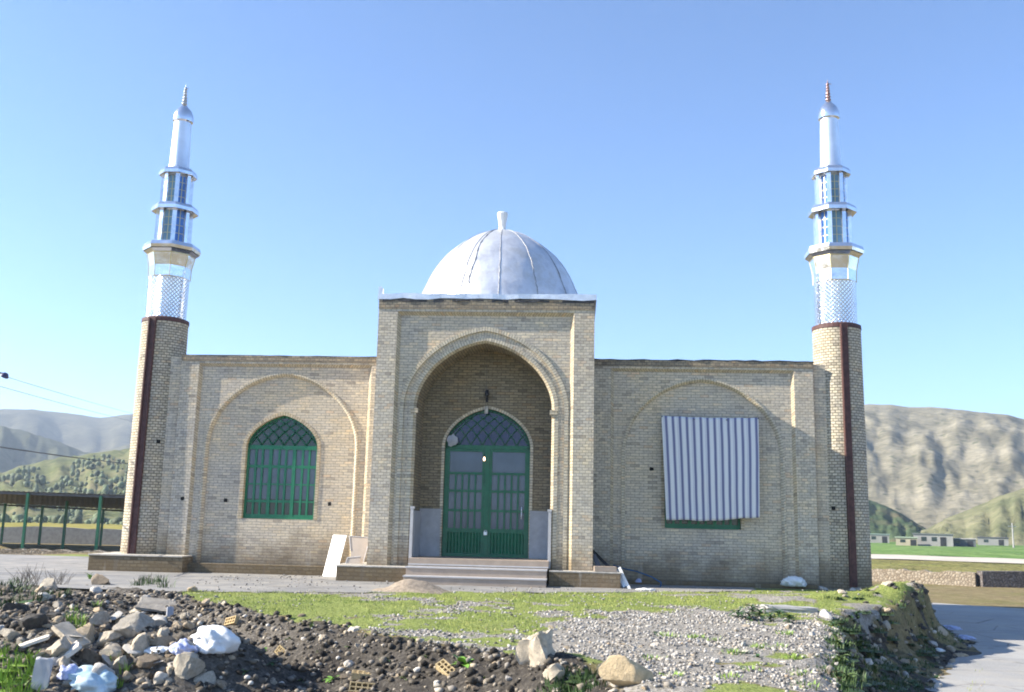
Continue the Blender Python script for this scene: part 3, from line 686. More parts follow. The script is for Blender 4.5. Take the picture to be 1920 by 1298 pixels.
# minarets
def minaret(sx):
    cx, cy = (-8.57, 2.09) if sx < 0 else (8.55, 2.09)
    q = MB(); q.lathe([(.60, -1.2 if sx > 0 else -.3), (.60, .3), (.575, 6.10)], 40, (cx, cy))
    mn = q.build('minaret', M['brick_tower'], mosque, smooth=True)
    q = MB(); q.lathe([(.583, 6.10), (.592, 6.105), (.588, 6.20), (.50, 6.235)], 32, (cx, cy), caps=False); q.build('steel_collar', M['rust'], mn)
    a = R(-97 if sx < 0 else -88)
    rv = Vector((math.cos(a), math.sin(a), 0)); tv = Vector((-math.sin(a), math.cos(a), 0))
    q = MB(); zlo = .27 if sx < 0 else -.05
    for i in range(14):
        z0 = zlo + (6.16-zlo)*i/14; z1 = zlo + (6.16-zlo)*(i+1)/14
        rr = .60-.025*(max(z0, .3)-.3)/5.8
        q.obox(Vector((cx, cy, (z0+z1)/2)) + rv*(rr+.005), tv*.085, rv*.05, Vector((0, 0, (z1-z0)/2)))
        q.obox(Vector((cx, cy, (z0+z1)/2)) + rv*(rr+.065) - tv*.07, tv*.015, rv*.035, Vector((0, 0, (z1-z0)/2)))
    q.build('steel_rail', M['rust'], mn)
    rot = R(22.5)
    q = MB(); q.lathe([(.50, 6.22), (.505, 7.25), (.515, 7.30)], 8*4, (cx, cy), rot=rot, caps=False); q.build('embossed_cladding', M['sheet_dia'], mn, smooth=True)
    q = MB(); q.lathe([(.52, 7.30), (.53, 7.6), (.60, 7.93), (.70, 8.0)], 8, (cx, cy), rot=rot, caps=False); q.build('panel_cladding', M['sheet'], mn)
    q = MB()
    for k in range(8):
        aa = rot + 2*math.pi*k/8
        q.tube([(cx+r_*math.cos(aa), cy+r_*math.sin(aa), z_) for r_, z_ in ((.523, 7.30), (.533, 7.6), (.603, 7.93))], .009, 5)
        for r_, z_ in ((.525, 7.31), (.60, 7.92)):
            a2 = aa + 2*math.pi/8; q.tube([(cx+r_*math.cos(aa), cy+r_*math.sin(aa), z_), (cx+r_*math.cos(a2), cy+r_*math.sin(a2), z_)], .008, 5)
    q.build('gold_trim', M['gold'], mn)
    q = MB()        # gutter of glinting sheet on the flank
    a = R(-25 if sx < 0 else 205)
    for i in range(10):
        z = 6.3 + i*.13; q.obox((cx+.525*math.cos(a), cy+.525*math.sin(a), z), (-.03*math.sin(a), .03*math.cos(a), 0), (.018*math.cos(a), .018*math.sin(a), .0), (0, 0, .045))
    q.build('edge_strip', M['sheet'], mn)
    def eave(r0, r1, z, drop, h):
        q = MB(); q.lathe([(r0, z), (r1-.05, z-drop*.4), (r1, z-drop), (r1, z-drop-h), (r1-.02, z-drop-h), (r0*.9, z-drop*.5-.02)], 8, (cx, cy), rot=rot, caps=False)
        return q
    q = MB(); q.lathe([(.55, 8.0), (.715, 8.02), (.735, 8.10), (.70, 8.20), (.55, 8.22), (.02, 8.24)], 8, (cx, cy), rot=rot); q.build('balcony', M['sheet'], mn)
    def lantern(r, z0, z1):
        q = MB(); q.lathe([(r*.86, z0), (r*.86, z1)], 8, (cx, cy), rot=rot, caps=False)
        for k in range(8):
            aa = rot + 2*math.pi*k/8; q.obox((cx+r*.94*math.cos(aa), cy+r*.94*math.sin(aa), (z0+z1)/2), (.05*math.cos(aa), .05*math.sin(aa), 0), (-.055*math.sin(aa), .055*math.cos(aa), 0), (0, 0, (z1-z0)/2))
        o = q.build('lantern', M['sheet'], mn)
        for k in range(8):
            am = rot + 2*math.pi*(k+.5)/8; rv = Vector((math.cos(am), math.sin(am), 0)); tv = Vector((-math.sin(am), math.cos(am), 0))
            ra = r*.86*math.cos(math.pi/8); hwid = r*.86*math.sin(math.pi/8)*.86; c = Vector((cx, cy, (z0+z1)/2)) + rv*(ra+.006)
            W.obox(c, tv*hwid, rv*.006, Vector((0, 0, (z1-z0)/2-.05)), k % 2)
            for t in (0,): G.obox(c + rv*.008, tv*.008, rv*.006, Vector((0, 0, (z1-z0)/2-.05)))
            for j in (-1, 0, 1): G.obox(c + rv*.008 + Vector((0, 0, j*(z1-z0)*.23)), tv*hwid, rv*.004, Vector((0, 0, .006)))
    W, G = MB(), MB()
    lantern(.44, 8.24, 9.16)
    W.build('coloured_panes', [M['lant_blue'], M['lant_green']], mn); G.build('glazing_bars', M['gold'], mn); W, G = MB(), MB()
    eave(.30, .60, 9.34, .14, .09).build('lantern_roof', M['sheet'], mn)
    lantern(.38, 9.26, 10.12)
    W.build('coloured_panes', [M['lant_blue'], M['lant_green']], mn); G.build('glazing_bars', M['gold'], mn)
    eave(.25, .49, 10.34, .14, .08).build('lantern_roof', M['sheet'], mn)
    q = MB(); q.lathe([(.36, 10.08), (.30, 10.3), (.255, 10.45), (.245, 11.0), (.225, 11.66)], 20, (cx, cy)); q.build('upper_drum', M['drum'], mn, smooth=True)
    q = MB(); q.lathe([(.225, 11.64), (.265, 11.68), (.27, 11.75), (.262, 11.86), (.21, 11.99), (.11, 12.10), (.05, 12.18), (.02, 12.2)], 20, (cx, cy)); q.build('cap_dome', M['sheet'], mn, smooth=True)
    q = MB(); pr = []
    top = 12.76
    n = 6
    for i in range(n):
        z = 12.17 + (top-12.17)*.86*i/n; h = (top-12.17)*.86/n; r0 = .075*(1-.5*i/n)
        pr += [(r0*.55, z), (r0, z+h*.35), (r0, z+h*.6), (r0*.5, z+h*.95)]
    pr += [(.014, top-.06), (.004, top)]
    q.lathe(pr, 10, (cx, cy)); q.tube([(cx, cy, top-.12), (cx+.07, cy, top-.10), (cx+.09, cy, top-.13)], .01, 5)
    q.build('spire', M['spire_grey'] if sx < 0 else M['spire_red'], mn, smooth=True)
    if sx < 0:
        q = MB(); q.box(cx-.88, cx+1.42, WY-.62, WY-.001, -.3, .245); q.box(cx-.88, cx-.0, WY, cy+.9, -.3, .245); pl = q.build('plinth', M['brick_plinth'], mosque)
        q = MB(); q.box(cx-.90, cx+1.40, WY-.64, WY-.002, .2455, .275); q.box(cx-.90, cx-.02, WY-.001, cy+.9, .2455, .275); q.build('plinth_cap', M['cap'], pl)
    for px, py in (((297, 828),) if sx < 0 else ((1563, 953),)):
        rr_ = ray(px, py); best = None
        t = 15/FPX
        while t < 40/FPX:
            pp = CAM + rr_*t
            if math.hypot(pp.x-cx, pp.y-cy) < .603: best = pp; break
            t += .02/FPX
        if best:
            dv = Vector((best.x-cx, best.y-cy, 0)).normalized(); q = MB(); q.obox(best, Vector((-dv.y, dv.x, 0))*.045, dv*.02, Vector((0, 0, .045))); q.build('painted_putlog_hole', M['hole'], mn)  # near-black block paints the hole's shade on the shaft
M['spire_grey'] = simple('spire_steel', (.45,.47,.5), .35, .8, var=.1); M['spire_red'] = simple('spire_copper', (.36,.24,.23), .35, .7, var=.1)
minaret(-1); minaret(1)
#PART3
# ------------------------------------------------------------------ far land
def hill_mat(name, c1, c2, c3, sc, spots=None, rock=None):
    m, nt, b = newmat(name); pos = nd(nt, 'ShaderNodeTexCoord').outputs['Object']
    a = noise(nt, pos, sc, 8, .68)
    col = ramp(nt, a, [(.32, c1), (.5, c2), (.68, c3)])
    col = mix(nt, 1.0, col, ramp(nt, noise(nt, pos, sc*8, 6, .7), [(.3, (.74,.75,.74)), (.5, (1,1,1)), (.7, (1.2,1.18,1.14))]), 'MULTIPLY')
    if spots:
        v = nd(nt, 'ShaderNodeTexVoronoi'); sin(v, Scale=spots[0]); nt.links.new(pos, v.inputs['Vector'])
        k = math_(nt, 'ADD', v.outputs['Distance'], math_(nt, 'MULTIPLY', noise(nt, pos, sc*3, 4), 1.1))
        col = mix(nt, ramp(nt, k, [(spots[2]-.06, (1,1,1)), (spots[2]+.04, (0,0,0))]), col, spots[1])
    nt.links.new(col, b.inputs['Base Color']); sin(b, Roughness=1.0); b.inputs['Specular IOR Level'].default_value = 0
    bump(nt, b, a, .8, 4.0)
    return m
HILLS = {}
def hill(name, tops, d0, d1, mat, amp, seed, back=1.35, zb=-2.2, nd_=70, npx=150, kx=.02, kd=5.0, wp=.10):
    px = np.linspace(tops[0][0], tops[-1][0], npx); py = np.interp(px, [t[0] for t in tops], [t[1] for t in tops])
    dirs = np.array([list(ray(a, b)) for a, b in zip(px, py)]); hl = np.hypot(dirs[:, 0], dirs[:, 1])
    ux, uy, sl_ = dirs[:, 0]/hl, dirs[:, 1]/hl, dirs[:, 2]/hl
    def zfun(ip, d):          # ip: fractional index into px
        t = np.clip((d-d0)/(d1-d0), 0, 1); t2 = np.clip((d-d1)/(d1*(back-1)), 0, 1)
        u = np.interp(ip, np.arange(npx), px)
        ztop = CAM.z + d1*np.interp(ip, np.arange(npx), sl_)
        ztop = ztop + amp*.16*fbm(u*kx*6, 0*u, seed+5, 4)
        warp = wp*fbm(u*kx*1.3, d/d1*kd*.5, seed+9, 3)
        tt = np.clip(t + warp*np.sin(np.pi*t), 0, 1)
        sh = tt*tt*(3-2*tt)*.6 + tt*.4
        z = zb + (ztop-zb)*sh
        wu = u + 26*fbm(u*.012, d/d1*kd*.35, seed+21, 3)
        rg_ = 1-np.abs(fbm(wu*kx*3 + 1.2*t, d/d1*kd, seed, 5))*2
        z = z + amp*np.sin(np.pi*t)*(rg_*.5 + .35*fbm(u*kx*9, d/d1*kd*4, seed+2, 4))
        return z - (ztop-zb)*t2*.9
    D = np.concatenate([np.linspace(d0, d1, nd_), np.linspace(d1*1.03, d1*back, 8)])
    IP, DD = np.meshgrid(np.arange(npx), D)
    Z = zfun(IP.astype(float), DD)
    Vv = np.stack([CAM.x + ux[IP]*DD, CAM.y + uy[IP]*DD, Z], -1).reshape(-1, 3)
    nr_, nc_ = Z.shape; i0 = (np.arange(nr_-1)[:, None]*nc_ + np.arange(nc_-1)[None]).ravel()
    o = mesh_np(name, Vv, np.stack([i0, i0+1, i0+nc_+1, i0+nc_], -1), mat, smooth=True); o['kind'] = 'structure'
    HILLS[seed] = (px, ux, uy, zfun)
    return o
hill('far_hills', [(-500,755),(-200,760),(0,767),(60,768),(120,774),(190,784),(240,777),(320,780),(480,772),(700,790),(1000,800),(1400,800)], 1000, 1600, hill_mat('far_hill_scrub', (.055,.055,.042), (.10,.095,.07), (.15,.14,.10), .014), 9, 101)
hill('dark_ridge', [(-500,770),(-200,785),(0,800),(40,806),(90,822),(150,845),(200,858),(250,868),(400,890),(600,925)], 620, 950, hill_mat('ridge_scrub', (.06,.065,.045), (.10,.105,.07), (.12,.115,.08), .02), 7, 103)
hill('side_ridge', [(60,900),(130,868),(180,848),(240,834),(330,822),(480,815),(700,840),(900,900)], 760, 1150, hill_mat('ridge_scrub_pale', (.07,.07,.05), (.12,.115,.08), (.18,.165,.12), .018), 7, 105)
hill('wooded_hill', [(-500,930),(-200,915),(0,888),(50,872),(110,859),(150,856),(185,850),(215,846),(250,842),(330,835),(480,840),(700,870),(900,930)], 235, 520, hill_mat('near_hill_grass', (.075,.09,.04), (.13,.14,.065), (.22,.19,.11), .03, (.16, (.06,.08,.032), .66)), 4, 107)
hill('rocky_mountain', [(1000,840),(1300,800),(1480,775),(1630,759),(1670,760),(1700,765),(1740,764),(1800,770),(1850,776),(1890,779),(1920,786),(2050,800),(2300,830),(2700,850)], 330, 760, hill_mat('mountain_rock', (.13,.12,.085), (.215,.195,.14), (.295,.265,.20), .028, (.16, (.10,.105,.065), .70)), 2.0, 109, nd_=200, npx=320, kx=.012, kd=12, wp=.055)
hill('grassy_spur', [(1560,1030),(1640,1018),(1715,1004),(1750,985),(1790,966),(1830,950),(1870,932),(1920,915),(2050,880),(2300,850),(2700,850)], 215, 340, hill_mat('spur_grass', (.10,.115,.06), (.17,.17,.095), (.24,.22,.14), .04, (.13, (.07,.08,.04), .50)), 2.2, 111)
hill('scrub_slope', [(1200,940),(1500,925),(1600,930),(1640,940),(1680,958),(1715,980),(1750,1000),(1790,1012)], 225, 400, hill_mat('slope_scrub', (.045,.075,.04), (.08,.11,.055), (.17,.13,.08), .035), 2.5, 113)

def leafy_mat(name, c, var=.45, rough=.7):
    m, nt, b = newmat(name); pos = nd(nt, 'ShaderNodeTexCoord').outputs['Object']
    g = nd(nt, 'ShaderNodeNewGeometry').outputs['Random Per Island']
    c1 = tuple(x*(1-var) for x in c); c2 = tuple(min(1, x*(1+var)) for x in c)
    nt.links.new(ramp(nt, g, [(0, c1), (1, c2)]), b.inputs['Base Color']); sin(b, Roughness=rough); b.inputs['Specular IOR Level'].default_value = .25
    return m
# plantation on the near hill and the shrubs at the foot of it
px, ux, uy, zf = HILLS[107]
Vs, Fs = [], []; cnt = 0
bm = bmesh.new(); bmesh.ops.create_icosphere(bm, subdivisions=1, radius=1); iv = np.array([v.co[:] for v in bm.verts]); if_ = np.array([[v.index for v in f.verts] for f in bm.faces]); bm.free()
for k in range(1900):
    u = nr.uniform(-60, 420); ip = np.interp(u, px, np.arange(len(px))); d = nr.uniform(240, 430) if k > 260 else nr.uniform(215, 245)
    if k > 260 and fbm(np.array([u*.02]), np.array([d*.012]), 77, 3)[0] < .04: continue
    i = int(round(ip)); z = float(zf(np.array([ip]), np.array([d]))[0]) if k > 260 else -1.5
    s = .35 + .9*nr.rand()**2.2
    c = np.array([CAM.x + ux[i]*d, CAM.y + uy[i]*d, z + s*.8])
    Vs.append(iv*np.array([s, s, s*1.15])*(1+nr.uniform(-.3, .3, (len(iv), 1))) + c); Fs.append(if_ + cnt*len(iv)); cnt += 1
o = mesh_np('hillside_trees', np.concatenate(Vs), np.concatenate(Fs), leafy_mat('tree_green', (.09,.115,.055))); setp(o, kind='stuff', label='small dark green trees planted over the near hillside', cat='trees')
M['field_green'] = hill_mat('young_wheat', (.11,.19,.06), (.15,.24,.08), (.20,.26,.10), .05)
M['field_dry'] = hill_mat('stubble_field', (.17,.17,.065), (.22,.20,.085), (.20,.21,.07), .06)
M['field_yellow'] = hill_mat('yellow_field', (.24,.22,.06), (.29,.25,.08), (.20,.22,.05), .03)
M['track'] = simple('pale_track', (.50,.44,.36), 1.0, var=.2, scale=.2)
def zone(name, px0, px1, d0, d1, z, mat, seed=1):
    rr = random.Random(seed); A, B = [], []
    for k in range(13):
        r_ = ray(px0 + (px1-px0)*k/12, 1000); h = math.hypot(r_.x, r_.y); x, y = r_.x/h, r_.y/h
        da, db = d0*(1+rr.uniform(-.02, .02)), d1*(1+rr.uniform(-.02, .02))
        A.append((CAM.x+x*da, CAM.y+y*da)); B.append((CAM.x+x*db, CAM.y+y*db))
    poly_sheet(name, A + B[::-1], z, mat)
zone('wheat_field', 1500, 2600, 108, 232, -1.10, M['field_green'])
zone('field_track', 1500, 2600, 90, 107, -1.09, M['track'], 2)
zone('stubble_field', 1500, 2600, 56, 89, -1.10, M['field_dry'], 3)
zone('yellow_field', -500, 400, 75, 236, -1.08, M['field_yellow'], 4)

# ------------------------------------------------------------------ far walls and houses
def stone_mat(name, c1, c2, sc=3.0):
    m, nt, b = newmat(name); pos = nd(nt, 'ShaderNodeTexCoord').outputs['Object']
    v = nd(nt, 'ShaderNodeTexVoronoi'); sin(v, Scale=sc); nt.links.new(pos, v.inputs['Vector'])
    e = nd(nt, 'ShaderNodeTexVoronoi', feature='DISTANCE_TO_EDGE'); sin(e, Scale=sc); nt.links.new(pos, e.inputs['Vector'])
    sp_ = nd(nt, 'ShaderNodeSeparateColor'); nt.links.new(v.outputs['Color'], sp_.inputs[0])
    col = ramp(nt, sp_.outputs[0], [(0, c1), (1, c2)])
    col = mix(nt, ramp(nt, e.outputs['Distance'], [(.02, (1,1,1)), (.09, (0,0,0))]), col, tuple(c*.55 for c in c1))
    nt.links.new(col, b.inputs['Base Color']); sin(b, Roughness=.95); bump(nt, b, e.outputs['Distance'], .8, .06); return m
M['rubble_wall'] = stone_mat('rubble_stone', (.27,.215,.155), (.38,.32,.245), 7); M['rubble_shaded'] = stone_mat('shaded_rubble_stone', (.11,.09,.085), (.17,.15,.14), 6.5)  # second copy is darker: wall shade painted into the stone colour
def rough_wall(name, a, b_, h, t, z, mat, label, n=26, seed=1, hb=None):
    rr = random.Random(seed); q = MB(); A = Vector((*a, 0)); B = Vector((*b_, 0)); d = (B-A).normalized(); nn = Vector((-d.y, d.x, 0))*t/2
    tops = [(A + (B-A)*k/n, z + (h + ((hb or h)-h)*k/n) + rr.uniform(-.06, .06)) for k in range(n+1)]
    for (p0, z0), (p1, z1) in zip(tops, tops[1:]):
        for s_ in (1, -1):
            a0, a1_ = p0+nn*s_, p1+nn*s_
            f_ = [Vector((a0.x, a0.y, z-.3)), Vector((a1_.x, a1_.y, z-.3)), Vector((a1_.x, a1_.y, z1)), Vector((a0.x, a0.y, z0))]
            q.face(f_ if s_ < 0 else f_[::-1])
        q.face([Vector((p0.x-nn.x, p0.y-nn.y, z0)), Vector((p1.x-nn.x, p1.y-nn.y, z1)), Vector((p1.x+nn.x, p1.y+nn.y, z1)), Vector((p0.x+nn.x, p0.y+nn.y, z0))])
    for p_, z_ in (tops[0], tops[-1]): q.face([Vector((p_.x-nn.x, p_.y-nn.y, z-.3)), Vector((p_.x+nn.x, p_.y+nn.y, z-.3)), Vector((p_.x+nn.x, p_.y+nn.y, z_)), Vector((p_.x-nn.x, p_.y-nn.y, z_))])
    return setp(q.build(name, mat), label, 'wall')
Z0 = -1.1
c = at(1835, 1100, Z=Z0); a = at(1600, 1093, Z=Z0)
rough_wall('stone_wall', (c.x-.05, c.y+.1), (13.0, 28.0), .62, .5, Z0, M['rubble_wall'], 'low sunlit rubble stone wall beyond the road verge', seed=3, hb=.5)
rough_wall('stone_wall', (c.x+.05, c.y-.05), (c.x+16, c.y+1.5), .66, .5, Z0, M['rubble_shaded'], 'low stone wall, shade painted into its colour, at the right edge beyond the road', seed=5)
def house(name, px0, px1, ytop, ybase, dist, wallc, roofc, label, roof_over=.15, win=1):
    r_ = ray((px0+px1)/2, 1000); h = math.hypot(r_.x, r_.y); c = Vector((CAM.x + r_.x/h*dist, CAM.y + r_.y/h*dist, -1.2))
    wd = (px1-px0)*dist/FPX; ht = (ybase-ytop)*dist/FPX; dp_ = max(3.0, wd*.7)
    yaw = math.atan2(r_.y, r_.x) - math.pi/2
    t = thing(name, label, 'house', c, (0, 0, yaw))
    q = MB(); q.box(-wd/2, wd/2, 0, dp_, 0, ht); q.build('wall', simple('house_wall', wallc, .9, var=.12, scale=.6), t)
    q = MB(); q.box(-wd/2-roof_over, wd/2+roof_over, -roof_over, dp_+roof_over, ht, ht+.16); q.build('roof', simple('house_roof', roofc, .9, var=.2), t)
    q = MB(); q.box(wd*.18, wd*.18+.9, -.03, -.002, .0, min(1.9, ht*.8)); q.build('door', M['blackp'], t)
    for k in range(win):
        q = MB(); q.box(-wd*.3+k*1.6, -wd*.3+k*1.6+.8, -.03, -.002, ht*.45, ht*.8); q.build('window', M['pane_dark'], t)
house('village_house', 1628, 1664, 1006, 1021, 205, (.28,.27,.25), (.22,.28,.26), 'pale grey flat house nearest to the right minaret across the green field')
house('village_house', 1682, 1716, 1010, 1024, 178, (.40,.345,.25), (.32,.38,.28), 'small cream walled hut at the left end of the row across the green field')
house('village_house', 1718, 1780, 1003, 1023, 182, (.29,.28,.265), (.14,.15,.15), 'long grey house with dark flat roof beyond the green field', win=2)
house('village_house', 1783, 1824, 1009, 1022, 186, (.10,.115,.12), (.38,.37,.35), 'low dark walled shed with pale roof beyond the green field')
house('village_house', 1838, 1884, 1006, 1019, 215, (.25,.245,.235), (.08,.08,.10), 'small grey house with dark roof farthest right beyond the green field')
house('hill_house', 177, 193, 844, 851, 450, (.75,.74,.72), (.55,.5,.45), 'tiny white house standing on top of the wooded hill')
HH = bpy.data.objects['hill_house']; ip = np.interp(185, px, np.arange(len(px))); HH.location.z = float(zf(np.array([ip]), np.array([450.0]))[0]) - .5
r_ = ray(1899, 1000); h = math.hypot(r_.x, r_.y); t = thing('utility_pole', 'thin pale utility pole standing beside the far village houses', 'utility pole', (CAM.x+r_.x/h*190, CAM.y+r_.y/h*190, -1.2))
q = MB(); q.tube([(0, 0, 0), (0, 0, 4.2)], [.16, .11], 8); q.build('pole', M['concrete'], t); q = MB(); q.box(-.7, .7, -.05, .05, 3.6, 3.72); q.build('crossarm', M['concrete'], t)

# ------------------------------------------------------------------ open shed on the left
SH = thing('open_shed', 'open sided shed with a dark sheet roof on green steel posts', 'shed', (-17, 24, -.58))
L0 = Vector((-17, 24, -.58)); M['pole_g'] = simple('dark_beam', (.10,.10,.10), .7); M['shed_roof'] = simple('roof_sheet', (.13,.125,.12), .75, var=.3, scale=3)
def loc(p): return p - L0
fl_, fr_ = at(-140, 917, Y=20.5), at(275, 931, Y=21.5)
bl_, br_ = at(-140, 938, Y=32.0), at(275, 958, Y=33.0)
q = MB(); n = 44
for k in range(n):
    for side in (0, 1):
        pass
    A0, A1 = fl_.lerp(fr_, k/n), fl_.lerp(fr_, (k+1)/n); B0, B1 = bl_.lerp(br_, k/n), bl_.lerp(br_, (k+1)/n); Am, Bm = (A0+A1)/2, (B0+B1)/2
    up = Vector((0, 0, .035)); th = Vector((0, 0, .02))
    for (a_, b_, c_, d_) in ((A0, Am+up, Bm+up, B0), (Am+up, A1, B1, Bm+up)):
        q.face([loc(v+th) for v in (a_, b_, c_, d_)]); q.face([loc(v) for v in (d_, c_, b_, a_)])
        q.face([loc(a_), loc(b_), loc(b_+th), loc(a_+th)])
q.build('roof', M['shed_roof'], SH)
q = MB(); q.obox(loc((fl_+fr_)/2 + Vector((0, .05, -.06))), (fr_-fl_)/2, (0, .03, 0), (0, 0, .05)); q.build('beam', M['pole_g'], SH); q = MB(); q.obox(loc((bl_+br_)/2 + Vector((0, -.05, -.06))), (br_-bl_)/2, (0, .03, 0), (0, 0, .05)); q.build('beam', M['pole_g'], SH)
for (xp, Yp, rp) in ((45, 20.9, .055), (183, 21.3, .06), (4, 31.5, .05), (75, 32, .055), (120, 26, .055), (190, 32.3, .05), (255, 21.5, .055)):
    b_ = at(xp, 1000, Y=Yp); tz = (Yp-20.5)/(32.5-20.5); xt_ = (xp+140)/415
    ztop = (fl_.z + (fr_.z-fl_.z)*xt_)*(1-tz) + (bl_.z + (br_.z-bl_.z)*xt_)*tz - .02
    q = MB(); x_, y_, _ = loc(b_); q.box(x_-rp, x_+rp, y_-rp, y_+rp, Hs(b_.x, b_.y)+.58-.1, ztop+.58); q.build('post', M['green'], SH)
wl_, wr_ = at(-140, 1010, Y=34), at(330, 1010, Y=35)
rough_wall('yard_wall', (wl_.x, wl_.y), (wr_.x, wr_.y), at(120, 990, Y=34.5).z+.6, .25, -.6, M['concrete'], 'low grey concrete wall behind the open shed', 14, 4)
k0, k1 = at(-140, 1033, Y=19.5), at(262, 1042, Y=19.5)
rough_wall('stone_kerb', (k0.x, k0.y), (k1.x, k1.y), .18, .5, -.58, M['rubble_wall'], 'low row of rough stones in front of the open shed', 40, 6)

# ------------------------------------------------------------------ lamp and cables
lp = at(-55, 700, Y=-1.0); M['pole_steel'] = simple('pole_steel', (.06,.065,.08), .5, .4)
t = thing('street_lamp', 'dark street lamp head on a thin arm at the left edge of the sky', 'street lamp', (lp.x, lp.y, -.12))
hd = at(10, 703, Y=-1.0) - Vector((lp.x, lp.y, -.12)); ar = at(-55, 690, Y=-1.0) - Vector((lp.x, lp.y, -.12))
q = MB(); q.tube([(0, 0, -.2), (0, 0, ar.z+.05)], [.07, .045], 10); q.build('pole', M['pole_steel'], t)
q = MB(); q.tube([tuple(ar), tuple(ar.lerp(hd, .5) + Vector((0, 0, .03))), tuple(hd + Vector((-.06, 0, .03)))], .018, 8); q.build('arm', M['pole_steel'], t)
q = MB(); q.lathe([(.02, .05), (.05, .04), (.085, -.01), (.095, -.05), (.06, -.075), (.01, -.08)], 14); q.build('lamp_head', simple('lamp_housing', (.03,.03,.09), .4), t, smooth=True, loc=hd, rot=(0, R(25), 0))
def cable(name, a, b_, r, sag, label):
    q = MB(); pts = []
    for k in range(25):
        u = k/24; p_ = a.lerp(b_, u); p_.z -= sag*4*u*(1-u); pts.append(p_)
    q.tube(pts, r, 5); return setp(q.build(name, M['cable'], smooth=True), label, 'cable')
M['cable'] = simple('cable_grey', (.25,.27,.36), .6); 
top = Vector((lp.x, lp.y, 0))
cable('overhead_cable', at(-55, 686, Y=-1.0), at(300, 787, Y=70), .008, .12, 'upper thin overhead wire running down to the hills from the lamp')
cable('overhead_cable', at(-55, 709, Y=-1.0), at(300, 800, Y=70), .008, .12, 'lower thin overhead wire against the sky, just below the upper one')
M['cable'] = simple('cable_dark', (.04,.045,.06), .6)
cable('overhead_cable', at(-60, 829, Y=-1.0), at(330, 876, Y=32), .016, .10, 'dark thicker cable crossing in front of the hills on the left')

# ------------------------------------------------------------------ things by the building
def place(px, py, zoff=0.0, tmax=60):      # where the ray through a pixel meets the ground
    r_ = ray(px, py); r_ = r_/math.hypot(r_.x, r_.y); t_ = np.arange(5.0, tmax, .02)
    X, Y, Z = CAM.x + r_.x*t_, CAM.y + r_.y*t_, CAM.z + r_.z*t_
    k = np.argmax(Z < H(X, Y) - .015 + zoff); return Vector((X[k], Y[k], Z[k]))
# striped cloth
m, nt, b = newmat('striped_cloth')
uv = nd(nt, 'ShaderNodeUVMap').outputs[0]; sx_ = nd(nt, 'ShaderNodeSeparateXYZ'); nt.links.new(uv, sx_.inputs[0])
u_ = math_(nt, 'ADD', sx_.outputs['X'], math_(nt, 'MULTIPLY', math_(nt, 'SUBTRACT', noise(nt, nd(nt, 'ShaderNodeTexCoord').outputs['Object'], .8, 2), .5), .012))
fr1 = math_(nt, 'FRACT', math_(nt, 'MULTIPLY', u_, 14.0))
LB, DB, PB = (.72,.72,.72), (.17,.18,.30), (.42,.42,.52)
col = ramp(nt, fr1, [(.0, LB), (.40, LB), (.43, PB), (.50, PB), (.52, DB), (.78, DB), (.80, PB), (.86, PB), (.89, LB)])
fl2 = math_(nt, 'FRACT', math_(nt, 'MULTIPLY', u_, 7.0))
col = mix(nt, ramp(nt, fl2, [(.10, (0,0,0)), (.12, (.5,.5,.5)), (.16, (.5,.5,.5)), (.18, (0,0,0))]), col, PB)
nt.links.new(col, b.inputs['Base Color']); sin(b, Roughness=.9); b.inputs['Specular IOR Level'].default_value = .1
NU, NV = 90, 40; Vc = []; UVc = []
TL, TR, BL, BR = [at(px_, py_, Y=WY-.06) for px_, py_ in ((1240, 779), (1422, 783), (1249, 975), (1424, 973))]
for j in range(NV+1):
    for i in range(NU+1):
        u, v = i/NU, j/NV
        p_ = TL.lerp(TR, u).lerp(BL.lerp(BR, u), v)
        fold = .007*math.sin(u*38 + .7*math.sin(v*3) + 1.2*math.sin(u*9))*(.35+.65*v) + .028*float(fbm(np.array([u*4]), np.array([v*2.5]), 51, 3)[0])*(.3 + v)
        p_.y = WY - .075 - .02*v + fold - .03*math.sin(math.pi*v)
        p_.z += -.035*math.sin(u*math.pi)*(1-v)*.8 - .012*abs(math.sin(u*math.pi*5))*(1-v) + (-.035*math.exp(-((u-.45)/.22)**2) - .006*math.sin(u*23) + .02*float(sst(u, .7, .85)))*v
        Vc.append(p_); UVc.append((u, v))
q = MB()
for j in range(NV):
    for i in range(NU):
        k = [j*(NU+1)+i, j*(NU+1)+i+1, (j+1)*(NU+1)+i+1, (j+1)*(NU+1)+i]
        q.face([Vc[a_] for a_ in k][::-1], [UVc[a_] for a_ in k][::-1])
ct = q.build('striped_curtain', m, smooth=True, angle=180); sm = ct.modifiers.new('thickness', 'SOLIDIFY'); sm.thickness = .006
for px_, py_ in ((1241, 781), (1301, 787), (1362, 788), (1421, 785)):
    c_ = at(px_, py_, Y=WY-.08); q = MB(); q.tube([(c_.x, WY+.14, c_.z), (c_.x, WY-.125, c_.z)], .009, 6); q.tube([(c_.x, WY-.125, c_.z), (c_.x, WY-.13, c_.z)], .018, 8); q.build('nail', M['pole_g'], ct)
setp(ct, 'blue and white striped cloth hung over the right hand window', 'cloth')
# white board leaning beside the left plinth
b0 = at(618, 1077, Y=1.0); b0.z = -.13; tp = at(631, 1006, Y=1.38)
t = b0; ax = Vector((.9, -.42, 0)).normalized(); upv = (tp - b0); hgt_ = upv.length; upv.normalize(); upv = (upv - ax*upv.dot(ax)*.75).normalized(); nrm = ax.cross(upv).normalized()
q = MB(); q.obox(upv*hgt_/2, ax*.20, upv*hgt_/2, nrm*.014); o = q.build('white_board', M['marble_white'], loc=b0 + Vector((0, 0, .02))); setp(o, 'white rectangular board leaning upright beside the left porch plinth', 'board')
